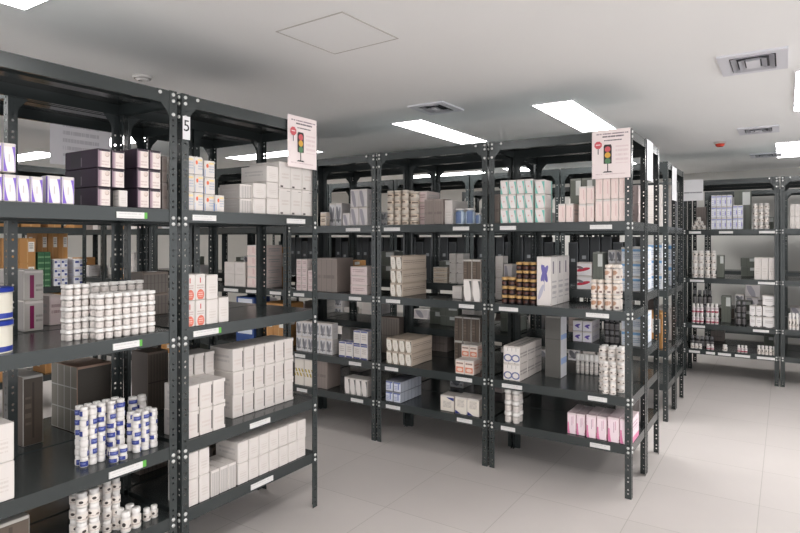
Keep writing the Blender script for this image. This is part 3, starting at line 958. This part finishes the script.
# drums at the picture edge
DRUMB = plain('drum_blue', (38, 58, 150), 0.35)
for j in range(2):
    y_, t_ = onX(-8, XF - 0.10)
    z_ = LV5[2] + 0.001 + j * 0.118
    o = empty('drum', (XF - 0.10, y_, z_))
    tag(o, ('lower' if j == 0 else 'upper') + ' white tub with blue bands at the picture edge', 'tub', 'white tubs with blue bands')
    r_, h_ = 0.062, 0.115
    bm = bmesh.new()
    lathe(bm, [(0, 0), (r_, 0), (r_, h_ * .84), (0, h_ * .84)], 28)
    link('body', done(bm, 'drum_body'), plain('drum_white', (228, 222, 208), 0.4) if j == 0 else bpy.data.materials['drum_white'], o)
    bm = bmesh.new()
    lathe(bm, [(0, h_ * .845), (r_ + .003, h_ * .845), (r_ + .003, h_ * .97), (r_ - .004, h_ * .99), (0, h_ * .99)], 28)
    link('lid', done(bm, 'drum_lid'), DRUMB, o)
    bm = bmesh.new()
    lathe(bm, [(r_ + .0006, h_ * .04), (r_ + .0006, h_ * .2)], 28)
    link('band', done(bm, 'drum_band'), DRUMB, o)

# ------- bay A, traffic signal poster
EP, DP = 'the end post', 'the double post'
SY('teal_leaf', 'teal oval carton', DP, 1, 3, 500, 533, 179.5, 4, 3, .15, .012)
SY('teal_leaf', 'teal oval carton in the last column', DP, 1, 3, 534.6, 545, 179.5, 1, 3, .15, .012)
SY('taupe', 'dull lilac carton beside the teal stack', DP, 1, 3, 494, 499.5, 194, 1, 1, .12, .06)
SY('pink_script', 'pink script carton in the short pair', DP, 1, 3, 558, 573, 203.5, 2, 1, .14, .012)
SY('pink_script', 'pink script carton in the middle pair', EP, -1, 3, 578.5, 594, 186, 2, 2, .14, .012)
SY('pink_script', 'pink script carton under the poster', EP, -1, 3, 595, 626.5, 176.5, 4, 2, .14, .012)
SY('olive_grey', 'grey green carton behind the pink cartons', EP, -1, 3, 570, 593, 178, 2, 1, .15, .22)
SY('gold_jar', 'gold-capped jar in the low stack', DP, 1, 2, 500, 514, 277, 2, 3, .04, .02, nd=2)
SY('gold_jar', 'gold-capped jar in the tall stack', DP, 1, 2, 514.6, 535.5, 262, 3, 5, .04, .04, nd=2)
SY('violet_flower', 'white carton with violet flower', DP, 1, 2, 536.5, 551, 256.5, 1, 1, .13, .04, nd=3)
SY('plain_white', 'slim white carton behind the gold jars', DP, 1, 2, 495, 503, 256, 1, 2, .1, .25)
SY('grey_leaf', 'grey carton behind the low gold stack', DP, 1, 2, 503.6, 512, 264, 1, 1, .1, .25)
SY('brown_mark', 'brown-marked jar in the lower stack', EP, -1, 2, 590, 603, 279.5, 2, 2, .05, .03, nd=2)
SY('brown_mark', 'brown-marked jar in the taller stack', EP, -1, 2, 603.5, 620, 264.5, 2, 3, .05, .03, nd=2)
SY('blue_ring', 'white carton with blue rings', DP, 1, 1, 503, 520, 346, 1, 2, .14, .02, nd=3)
SY('grey_tall', 'tall grey carton with white and blue side', DP, 1, 1, 545, 561, 316, 1, 1, .13, .26)
SY('dot_jar', 'dark-dotted jar in the rear block', EP, -1, 1, 597.5, 624, 347, 3, 6, .04, .085, nd=2)
SY('dot_jar', 'dark-dotted jar in the front block', EP, -1, 1, 601, 615.5, 362, 2, 5, .04, .010)
SY('white_vial', 'white jar on the bottom shelf', DP, 1, 0, 503, 518.5, 390, 2, 3, .05, .02, nd=2)
SY('pink_corner', 'pink corner carton in the rearmost pair', EP, -1, 0, 567, 585, 413.5, 2, 1, .22, .03)
SY('pink_corner', 'pink corner carton in the middle pair', EP, -1, 0, 586, 606.5, 416, 2, 1, .22, .014)
SY('pink_corner', 'pink corner carton in the pair by the end post', EP, -1, 0, 607.5, 631.5, 418.5, 2, 1, .22, .012)

# ------- bay B
SY('cream_vial', 'dark-spotted cream vial', DP, 1, 3, 385, 407, 190, 3, 5, .05, .012, nd=2)
SY('cream_vial', 'dark-spotted cream vial in the end block', DP, 1, 3, 407.5, 417, 191, 1, 5, .05, .02)
SY('pinkish', 'pale lilac carton behind the cream vials', DP, 1, 3, 417.5, 427, 191, 1, 3, .2, .10)
SY('taupe', 'brown carton beside the cream vials', DP, 1, 3, 424, 443, 199, 2, 1, .2, .03)
SY('plain_white', 'white carton beside the brown pair', DP, 1, 3, 444.3, 452.3, 200, 1, 1, .25, .05)
SY('clear_cup', 'pale blue tub with white lid', 'the poster rack', -1, 3, 453, 473, 208, 2, 1, .05, .03)
SY('clear_cup', 'single pale blue tub near the double post', DP, 1, 3, 474, 480, 213, 1, 1, .05, .03)
SY('leaf_olive', 'long cream carton with white leaf, upper shelf', DP, 1, 2, 390, 402, 255.5, 2, 3, .36, .02)
SY('leaf_grey', 'white leaf carton at the end of the upper shelf', 'the poster rack', -1, 2, 463, 481, 279, 2, 1, .14, .012)
SY('dark_brown', 'dark brown carton on the white leaf pair', 'the poster rack', -1, 2, 462.5, 481, 259.5, 2, 2, .14, .012, skip={(0, 0), (1, 0)})
SY('cream_strip', 'cream striped carton behind the leaf shelf', DP, 1, 1.19, 433, 447, 267, 1, 3, .12, .02, Y=YA + RD + .02)
SY('dark_marks', 'white carton with dark marks behind the leaf shelf', DP, 1, 1.19, 449, 463, 253.5, 2, 3, .12, .02, Y=YA + RD + .02)
SY('plain_white', 'low white carton before the rear stack', DP, 1, 2, 452, 462, 286, 1, 1, .12, .13)
SY('leaf_olive', 'long cream carton with white leaf, middle shelf', DP, 1, 1, 386, 411.5, 339, 4, 2, .30, .02)
SY('orange_label', 'small carton with orange label, front row', 'the poster rack', -1, 1, 455, 473.5, 360, 2, 1, .11, .012)
SY('orange_label', 'small carton with orange label, upper pair', 'the poster rack', -1, 1, 461, 477.5, 345, 2, 2, .11, .13)
SY('dark_brown', 'brown carton standing behind the orange label cartons', 'the poster rack', -1, 1, 454, 480, 317, 3, 2, .15, .25)
SY('brown_slat', 'dull striped carton in the shelf corner', DP, 1, 1, 381, 399, 317, 1, 1, .08, .355)
SY('blue_band', 'pale carton with blue band', DP, 1, 0, 385.5, 401, 381, 2, 2, .10, .02, nd=3)
SY('navy_top', 'cream carton with navy top corner', 'the poster rack', -1, 0, 440, 454, 395.5, 1, 1, .12, .03)
SY('navy_corner', 'cream carton with navy foot', 'the poster rack', -1, 0, 454.6, 479, 398, 2, 1, .14, .02)

# ------- bay C
SY('grey_leaf', 'pale carton with grey leaf', DP, -1, 3, 350, 367, 189, 2, 2, .2, .02)
SY('grey_leaf', 'small pale leaf carton in front', DP, -1, 3, 342, 349.5, 213, 1, 1, .1, .012)
SY('floral_grey', 'white carton with dark print on the upper shelf', DP, -1, 3, 329, 341.5, 203, 2, 1, .12, .08)
SY('cream_strip', 'grey carton hidden by the end post', DP, -1, 3, 320, 326, 212, 1, 1, .05, .02)
SY('pinkish', 'pinkish carton in the tall stack', DP, -1, 2, 296, 307, 259, 2, 4, .12, .02)
SY('pinkish', 'pinkish carton in the short stack', DP, -1, 2, 307.5, 314, 270, 1, 3, .12, .02)
SY('taupe', 'large taupe carton past the end post', DP, -1, 2, 316, 337, 258, 1, 1, .22, .04)
SY('pinkish', 'pink cream carton beside the double post', DP, -1, 2, 350, 367, 266.5, 1, 3, .2, .015)
SY('floral_grey', 'small white carton with grey print', DP, -1, 1, 296, 332, 322, 6, 2, .08, .03)
SY('navy_edge', 'low white carton with navy edge', DP, -1, 1, 338.5, 352.5, 342, 2, 1, .12, .02)
SY('navy_edge', 'white carton with navy edge in the taller stack', DP, -1, 1, 353, 367.5, 331, 2, 2, .12, .02)
SY('yellow_stripe', 'white carton with yellow stripes', DP, -1, 0, 294.5, 313.5, 358.5, 2, 1, .12, .02)
SY('taupe', 'beige carton beside the yellow striped pair', DP, -1, 0, 316, 327, 360, 1, 1, .18, .03)
SY('leaf_grey', 'white oval carton on the bottom shelf', DP, -1, 0, 344, 367.5, 378.5, 4, 1, .12, .02)

# ------- bay past the number five rack
PB = 'its bay end'
SY('plain_white', 'white carton seen past the number five goods', DP, -1, 2, 224, 245, 262, 2, 2, .14, .02)
SY('pink_script', 'pink edged carton column past the number five rack', DP, -1, 2, 247, 266, 245, 2, 4, .2, .02)
SY('kraft', 'brown box behind the end post', DP, -1, 2, 268, 280, 247, 1, 1, .15, .24)
SY('blue_book', 'blue carton glimpsed low past the number five rack', DP, -1, 1, 236, 254, 297, 1, 3, .2, .05)
SY('kraft', 'brown box low past the number five rack', DP, -1, 1, 262, 284, 303, 2, 1, .25, .05)

# ------- far rack facing the open floor
FB = 'the far posts'
for (i, j) in ((0, 0), (1, 0), (2, 0), (0, 1), (1, 1), (0, 2)):
    a = 691 + i * 5 + j * 2.5
    Yf = YB + .03
    x0, t0 = onY(a, Yf)
    x1, _ = onY(a + 4.8, Yf)
    h_ = 4.2 * t0 / F
    put('dot_jar', 'medicine_jar', ((x0 + x1) / 2, Yf + .03, LV[3] + .001 + j * h_), 0, x1 - x0, 0, h_ - .001,
        'small white can in the little pyramid, %s' % ('%s of its %s row' % (ORD[i], ['bottom', 'middle'][j]) if j < 2 else 'topmost'), 'small white cans in a pyramid')
SY('blue_window', 'blue and white carton in the tall block', FB, -1, 3, 711, 732, 195, 4, 3, .15, .02, Y=YB)
SY('blue_window', 'blue and white carton in the lower block', FB, -1, 3, 732.5, 743, 205, 2, 2, .15, .02, Y=YB)
SY('taupe', 'dark carton behind the can pyramid', FB, -1, 3, 696, 706, 207, 1, 1, .12, .25, Y=YB)
SY('olive_grey', 'grey carton behind the blue block', FB, -1, 3, 734, 751, 190, 1, 1, .15, .22, Y=YB)
SY('dot_jar', 'white jar in the far jar stack', FB, -1, 3, 752.5, 769.5, 203, 3, 4, .05, .03, nd=2, Y=YB)
SY('dot_jar', 'white jar in the first far pair block', FB, -1, 2, 692, 703.5, 250.5, 2, 4, .05, .03, Y=YB)
SY('dot_jar', 'white jar in the second far pair block', FB, -1, 2, 704.5, 716, 250.5, 2, 4, .05, .03, Y=YB)
SY('plain_white', 'white carton at the end of the second far shelf', FB, -1, 2, 754, 775.5, 257.5, 3, 1, .15, .02, Y=YB)
SY('olive_grey', 'dull carton at the rear of the second far shelf', FB, -1, 2, 716.5, 724, 255, 1, 1, .12, .26, Y=YB)
SY('red_jar', 'red labelled jar in the first far cluster', FB, -1, 1, 691.5, 703.5, 303.5, 3, 2, .05, .03, Y=YB)
SY('red_jar', 'red labelled jar in the second far cluster', FB, -1, 1, 705.5, 718.5, 303.5, 3, 2, .05, .03, Y=YB)
SY('olive_grey', 'grey carton at the rear of the third far shelf', FB, -1, 1, 721, 731, 296, 1, 1, .1, .26, Y=YB)
SY('dark_jar', 'dark jar midway on third far shelf', FB, -1, 1, 736, 746.5, 301.5, 2, 2, .05, .08, Y=YB)
SY('black_foot', 'white carton with black foot, lower columns', FB, -1, 1, 749.5, 762, 305.5, 2, 2, .13, .02, Y=YB)
SY('black_foot', 'white carton with black foot, tall column', FB, -1, 1, 762.5, 775.5, 295.5, 1, 3, .13, .02, Y=YB)
for n_, (a, b, c) in enumerate(((690, 702, 3), (706, 714, 2), (722, 727.5, 1), (737, 747.5, 3), (757, 776, 5))):
    SY('red_jar' if n_ in (1, 3) else 'dot_jar', 'short white can in the lowest %s cluster' % ORD[n_], FB, -1, 0, a, b, 343.5 + n_ * .6, c, 1, .05, .02, Y=YB)
SY('dark_jar', 'dark jar behind the short cans', FB, -1, 0, 690, 714, 336, 5, 1, .05, .14, Y=YB)
SY('dark_jar', 'dark jar behind red labelled jars', FB, -1, 1, 692, 712, 290, 4, 2, .05, .24, Y=YB)
SY('plain_white', 'white carton in the cut off far bay', 'the picture edge', -1, 3, 790, 800, 204, 2, 2, .14, .05, Y=YB)
SY('dot_jar', 'white can in the cut off far bay', 'the picture edge', -1, 1, 788, 799, 313, 3, 1, .05, .03, Y=YB)


# ------------------------------------------------------------------ goods on racks seen only through gaps
def fill(rk, place, seed, pal, levels=(0, 1, 2, 3), dens=.75, hmin=.12, hmax=.34, v0=.03, u0=.05, u1=None):
    r = random.Random(seed)
    t = rk[0]
    w, LVr = rk[2], rk[3]
    rz = t.rotation_euler.z
    c, s = math.cos(rz), math.sin(rz)
    for lv in levels:
        u = u0
        gap = LVr[lv + 1] - LVr[lv] - .07
        n = 0
        while u < (u1 or w) - .12:
            bw = r.uniform(.10, .2)
            if u + bw > (u1 or w) - .045:
                break
            if r.random() < dens and n < 5:
                kind = r.choice(pal)
                tot = min(gap, r.uniform(hmin, hmax))
                nr = 1 if tot < .15 else 2
                d = r.uniform(.16, .26)
                dsc = PAL[kind]
                for j in range(nr):
                    v = v0 + r.uniform(0, .03)
                    lx, ly = u + bw / 2, v
                    p = (t.location.x + lx * c - ly * s, t.location.y + lx * s + ly * c)
                    lb = '%s on %s, %s shelf, %s stack' % (dsc, place, ['lowest', 'second', 'third', 'upper', 'topmost'][lv], ORD[n])
                    if nr == 2:
                        lb += ', ' + ['bottom', 'top'][j]
                    o = put(kind, 'carton', (p[0], p[1], LVr[lv] + .001 + j * tot / nr), rz + r.uniform(-.02, .02), bw - .01, d, tot / nr - .001, lb, 'cartons on ' + place)
                    ITEMS.append((o, (place, lv, n), j, True))
                n += 1
            u += bw + r.choice([.004, .01, .05])


PAL = {'plain_white': 'white carton', 'taupe': 'taupe carton', 'kraft': 'brown box', 'grey_leaf': 'pale leaf carton', 'dark_brown': 'dark brown carton',
       'blue_check': 'blue checked carton', 'green_box': 'green carton', 'pinkish': 'pinkish carton', 'olive_grey': 'grey carton', 'floral_grey': 'printed grey carton', 'blue_side': 'blue banded carton', 'violet_script': 'violet script carton', 'red_wave': 'red wave carton'}
MIX = ['plain_white', 'taupe', 'grey_leaf', 'pinkish', 'olive_grey', 'floral_grey', 'plain_white']
for k in range(3, 8):
    fill(row2[k], 'the %s bay past the tag rack' % ORD[k - 3], 50 + k, MIX + ['kraft', 'kraft', 'kraft'], levels=(0, 3) if k == 3 else (0, 1, 2, 3), hmax=.3)
for k in range(1, 6):
    fill(row3[k], 'the %s bay of the second row' % ORD[k], 70 + k, MIX + ['kraft'], dens=.45, hmax=.26)
for k in range(5):
    fill(row4[k], 'the %s bay of the third row' % ORD[k], 90 + k, MIX, dens=.4, hmax=.28, u1=.66 if k == 0 else None, levels=(0, 1, 3))
for k in range(1, 4):
    fill(row4b[k], 'the %s bay of the fourth row' % ORD[k], 110 + k, MIX, dens=.4, hmax=.26, levels=(1, 2, 3))
for k in range(2, 5):
    fill(back[k], 'the %s hidden far bay' % ORD[k - 2], 130 + k, MIX, dens=.5, levels=(1, 2, 3))
for k in range(5):
    fill(backb[k], 'the %s bay behind the far row' % ORD[k], 200 + k, ['olive_grey', 'taupe', 'dark_brown', 'grey_leaf', 'plain_white'], dens=.5, hmax=.24)
for k in range(2):
    fill(far[k], 'the %s farthest bay' % ORD[k], 150 + k, MIX, dens=.5, levels=(1, 2, 3))
    fill(west[k], 'the %s brown box bay' % ORD[k], 160 + k, ['kraft', 'kraft', 'kraft', 'plain_white'] if k else ['kraft'], levels=(0, 1, 3) if k == 0 else (0, 1, 2, 3), dens=.95, hmin=.3, hmax=.5)
    fill(west2[k], 'the %s distant brown box bay' % ORD[k], 170 + k, ['kraft', 'kraft', 'kraft', 'plain_white'], dens=.95, hmin=.3, hmax=.5)
fill(rear5[0], 'the rack backing the front bay', 180, ['taupe', 'dark_brown', 'olive_grey'], levels=(0,), dens=.8, u0=.32)
for k in range(5):
    for n in range(6 if k == 0 else 8):
        t = row4[k][0]
        h_ = .455 - .05 * ((n * 7 + k * 3) % 4 == 0)
        o = put('dark_binder', 'carton', (t.location.x + .10 + n * .1, Y4 + .05, LV[2] + .001), 0, .088, .28, h_, 'dark upright binder box on the %s third row bay, %s along' % (ORD[k], ORD[n]), 'dark binder boxes of the third row')
        ITEMS.append((o, ('binder', k, n), 0, True))
# the third shelf of the brown box bay, seen between the bottles and the purple cartons
WE = 'the rack end'
SX('blue_check', 'blue checked carton on the brown box rack', WE, -1, 2, 54, 68, 259, 2, 3, .2, .02, X=XWf)
SX('blue_check', 'blue checked carton at the rack end', WE, -1, 2, 74, 85, 259, 1, 3, .2, .02, X=XWf)
SX('green_box', 'green carton on the brown box rack', WE, -1, 2, 38, 51, 252, 2, 1, .2, .02, X=XWf)
SX('kraft', 'brown box seen behind the blue banded tubs', WE, -1, 2, 2, 36, 238, 2, 2, .3, .02, X=XWf)
SX('kraft', 'labelled brown box behind the blue checked cartons', WE, -1, 2, 37, 68, 233, 3, 2, .2, .23, X=XWf)

# goods on the second row, facing away, seen through the poster bay
E3 = 'the aisle end'
RB = YA + RD + .02
SY('red_wave', 'white carton with red wave behind the poster bay', E3, -1, 1.19, 576.5, 592, 262, 1, 2, .12, .03, Y=RB)
SY('olive_grey', 'grey green carton behind the poster bay', E3, -1, 1.19, 592.5, 603, 252, 1, 1, .14, .03, Y=RB)
SY('floral_grey', 'grey carton stack behind the poster bay', E3, -1, 1.19, 608, 624, 250, 2, 3, .12, .10, Y=RB)
SY('violet_script', 'violet script carton behind the poster bay', E3, -1, .82, 572.5, 592, 320.5, 2, 2, .2, .02, Y=RB)
SY('dark_jar', 'dark jar with grey cap behind the poster bay', E3, -1, 0.82, 604, 619, 318, 3, 2, .05, .05, Y=RB)
SY('white_vial', 'white capped jar low behind the poster bay', E3, -1, .60, 575, 598, 354, 5, 1, .05, .02, Y=RB)
# ends of the second and third rows beside the open floor


def end_goods(kind, desc, X, Y, lv, w, d, tot, nr):
    for j in range(nr):
        put(kind, 'carton', (X, Y, (LV[lv] if isinstance(lv, int) else lv) + .001 + j * tot / nr), 0, w, d, tot / nr - .001, desc + (', ' + TIERS[nr][j] if nr > 1 else ''), desc + 's')


end_goods('pinkish', 'pale carton at the aisle end of the second row, upper shelf', -.92, 4.2, 1.65, .18, .28, .26, 2)
end_goods('blue_side', 'blue banded carton at the aisle end, fourth shelf', -.87, 4.19, 1.19, .14, .30, .30, 3)
end_goods('blue_side', 'blue banded carton at the aisle end, third shelf', -.87, 4.19, .82, .14, .30, .22, 2)
end_goods('plain_white', 'white carton at the aisle end, lowest shelf', -.90, 4.2, 0, .16, .25, .2, 1)
end_goods('blue_side', 'blue banded carton at the third row end, third shelf', -.96, 5.47, 2, .14, .3, .4, 3)
end_goods('plain_white', 'white carton at the third row end, upper shelf', -.96, 5.47, 3, .14, .3, .36, 2)
end_goods('kraft', 'brown box at the third row end, second shelf', -.98, 5.47, 1, .18, .3, .3, 1)
end_goods('plain_white', 'white carton at the fourth row end, upper shelf', -.96, 5.98, 3, .14, .3, .4, 2)
end_goods('blue_side', 'blue banded carton at the fourth row end, third shelf', -.96, 5.98, 2, .14, .3, .4, 2)
end_goods('plain_white', 'white carton at the fourth row end, second shelf', -.96, 5.98, 1, .14, .3, .3, 2)

# ------------------------------------------------------------------ papers and tags
PINKPAPER = prt('poster_paper', (236, 222, 220), [])
INK = plain('ink', (96, 92, 96), 0.6)


def sheet(name, w, h, mat, mats=None, curl=.004):
    bm = bmesh.new()
    nx, nz = 6, 6
    vs = [[bm.verts.new((w * i / nx, -curl * math.sin(PI * i / nx) * (1 - k / nz) - .0006, -h + h * k / nz)) for i in range(nx + 1)] for k in range(nz + 1)]
    for k in range(nz):
        for i in range(nx):
            bm.faces.new((vs[k][i], vs[k][i + 1], vs[k + 1][i + 1], vs[k + 1][i]))
    bm.normal_update()
    uv_box(bm)
    bmesh.ops.solidify(bm, geom=bm.faces[:], thickness=0.0005)
    return done(bm, name)


def flat(parent, name, pts, mat, y=-.0052):
    bm = bmesh.new()
    a = [bm.verts.new((x, y, z)) for x, z in pts]
    b = [bm.verts.new((x, y + .0006, z)) for x, z in pts]
    bm.faces.new(a)
    bm.faces.new(list(reversed(b)))
    for k in range(len(a)):
        j = (k + 1) % len(a)
        bm.faces.new((a[j], a[k], b[k], b[j]))
    bmesh.ops.recalc_face_normals(bm, faces=bm.faces[:])
    return link(name, done(bm, name), mat, parent)


def circ(cx, cz, r, n=20, a0=0.0):
    return [(cx + r * math.cos(2 * PI * i / n + a0), cz + r * math.sin(2 * PI * i / n + a0)) for i in range(n)]


def signal_poster(loc, rz, w, h, label):
    t = empty('poster', loc, rz)
    tag(t, label, 'poster', 'traffic signal posters')
    pm = prt('poster_print_%d' % len(bpy.data.materials), (238, 224, 222), [('text', .12, .90, .95, .95, 1, (150, 132, 140)), ('text', .28, .81, .84, .87, 1, (116, 104, 110)), ('text', .32, .75, .78, .795, 1, (116, 104, 110)), ('text', .62, .3, .95, .66, 4, (226, 206, 206)), ('text', .1, .06, .9, .1, 1, (216, 196, 196))])
    link('sheet', sheet('poster_sheet', w, h, pm), pm, t)
    M_ = bpy.data.materials
    red = M_.get('sign_red') or plain('sign_red', (206, 92, 100), 0.6)
    gr = M_.get('sign_green') or plain('sign_green', (86, 128, 92), 0.6)
    am = M_.get('sign_amber') or plain('sign_amber', (220, 170, 70), 0.6)
    dk = M_.get('sign_dark') or plain('sign_dark', (52, 48, 50), 0.6)
    wb = M_.get('sign_rim') or plain('sign_rim', (236, 214, 214), 0.6)
    c = .42 * w
    hw = .105 * w
    z1, z0 = -.35 * h, -.70 * h
    # a plain three-lamp signal on a post with a round-cornered housing
    flat(t, 'signal_housing', [(c - hw, z0), (c + hw, z0), (c + hw, z1), (c + hw * .8, z1 + .012), (c - hw * .8, z1 + .012), (c - hw, z1)], dk)
    for q, (m_, zz) in enumerate(((red, z1 - .055 * h), (am, (z0 + z1) / 2), (gr, z0 + .055 * h))):
        flat(t, 'signal_lamp', circ(c, zz, hw * .72), m_, -.0058)
    flat(t, 'signal_post', [(c - .012 * w, -.86 * h), (c + .012 * w, -.86 * h), (c + .012 * w, z0), (c - .012 * w, z0)], dk)
    flat(t, 'signal_foot', [(c - .13 * w, -.88 * h), (c + .13 * w, -.88 * h), (c + .09 * w, -.855 * h), (c - .09 * w, -.855 * h)], dk)
    flat(t, 'stop_sign', circ(.17 * w, -.31 * h, .105 * w, 8, PI / 8), red)
    flat(t, 'stop_sign_bar', [(.11 * w, -.315 * h), (.23 * w, -.315 * h), (.23 * w, -.295 * h), (.11 * w, -.295 * h)], wb, -.0058)
    flat(t, 'stop_sign_post', [(.16 * w, -.50 * h), (.18 * w, -.50 * h), (.18 * w, -.385 * h), (.16 * w, -.385 * h)], dk)


x0 = onY(592, YA - .007)[0]
x1 = onY(630.5, YA - .007)[0]
signal_poster((x0, YA - .007, 2.205), 0, x1 - x0, .295, 'pink traffic signal poster taped on the end of the middle row')
y0 = onX(287.5, XF + .007)[0]
y1 = onX(316.5, XF + .007)[0]
signal_poster((XF + .007, y0, 2.225), PI / 2, y1 - y0, .285, 'pink traffic signal poster taped on the number five bay')

tg = empty('number_tag', (XF + .0035, Y5 + .006, 2.098), PI / 2)
tag(tg, 'white paper tag with a black 5 on the rack post', 'tag')
bm = bmesh.new()
bm_box(bm, -.0045, .0345, -.0018, -.0006, -.105, 0)
link('sheet', done(bm, 'tag_sheet'), PAPER, tg)
nm = link('numeral', text_mesh('5', .072), plain('black_ink', (28, 28, 30), 0.6), tg, (.015, -.0024, -.045))
nm.rotation_euler = (PI / 2, 0, 0)


def notice(loc, rz, w, h, label, shapes, base=(232, 231, 233), tilt=0.0, thin=0.15):
    m = prt('notice_%d' % len(bpy.data.materials), base, shapes)
    nt = m.node_tree
    tr = nt.nodes.new('ShaderNodeBsdfTranslucent')
    tr.inputs[0].default_value = s2l(base)
    ms = nt.nodes.new('ShaderNodeMixShader')
    ms.inputs[0].default_value = thin
    nt.links.new(nt.nodes['Principled BSDF'].outputs[0], ms.inputs[1])
    nt.links.new(tr.outputs[0], ms.inputs[2])
    nt.links.new(ms.outputs[0], nt.nodes['Material Output'].inputs['Surface'])
    o = link('paper_notice', sheet('paper_notice', w, h, m), m, None, loc, rz)
    o.rotation_euler = (0, tilt, rz)
    tag(o, label, 'notice')


T3 = [('text', .2, .2, .8, .9, 4, (128, 126, 134))]
notice((-3.182, 1.56, 2.165), PI / 2, .325, .23, 'pale notice hanging behind the front bay above the purple cartons', T3, (240, 239, 242), thin=0.7)
notice((-.762, 4.12, 2.20), PI / 2, .20, .27, 'blank white sheet on the aisle end of the second row', [], (238, 238, 240))
notice((-.831, 5.60, 2.185), PI / 2, .26, .30, 'blank white sheet on the aisle end of the third row', [], (238, 238, 240))
notice((onY(683, YB)[0], YB - .004, zat(181, 6.75)), 0, .205, .235, 'white notice with one text line on the far rack', [('text', .06, .3, .94, .42, 1, (130, 128, 132))])

# ------------------------------------------------------------------ leave out what no nearby viewpoint could show
bpy.context.view_layer.update()
DG = bpy.context.evaluated_depsgraph_get()
RIGHT, FWD = Vector((CT, -ST, 0)), Vector((ST, CT, 0))
EYES = [Vector((0, 0, CAMH)) + RIGHT * a + Vector((0, 0, b)) for a, b in ((0, 0), (.45, 0), (-.45, 0), (0, .25), (0, -.25))]


def shown(o):
    bb = [Vector(c) for c in o.bound_box]
    lo, hi = bb[0], bb[6]
    mw = o.matrix_world
    pts = []
    for a in (.04, .5, .96):
        for b in (.04, .5, .96):
            for c in (.04, .5, .96):
                if (a, b, c).count(.5) < 3 and c != .04:
                    pts.append(mw @ Vector((lo.x + (hi.x - lo.x) * a, lo.y + (hi.y - lo.y) * b, lo.z + (hi.z - lo.z) * c)))
    own = {o.name} | {c.name for c in o.children}
    for e_ in EYES:
        for p in pts:
            d = p - e_
            f = d.dot(FWD)
            if f < .1 or abs(d.dot(RIGHT) / f) > .72 or abs(d.z / f) > .56:
                continue
            hit, loc, nn, ix, ob, mt = S.ray_cast(DG, e_, d.normalized(), distance=d.length + .3)
            if hit and ob.name in own:
                return True
    return False


drop, keepcol = [], set()
for o, key, j, can in sorted(ITEMS, key=lambda q: -q[2]):
    if not can or key in keepcol or shown(o):
        keepcol.add(key)
    else:
        drop.append(o)
for o in drop:
    for c in list(o.children):
        bpy.data.objects.remove(c)
    bpy.data.objects.remove(o)

# ------------------------------------------------------------------ check of labels (printed only)
seen = {}
for o in bpy.data.objects:
    if o.parent is None and 'label' in o.keys():
        seen.setdefault(o['label'], []).append(o.name)
dups = {k: len(v) for k, v in seen.items() if len(v) > 1}
longs = [k for k in seen if len(k.replace('-', 'x').split()) > 16]
print('OBJECTS', len(bpy.data.objects), 'THINGS', len(seen), 'DUP', dups, 'LONG', longs[:8], len(longs))
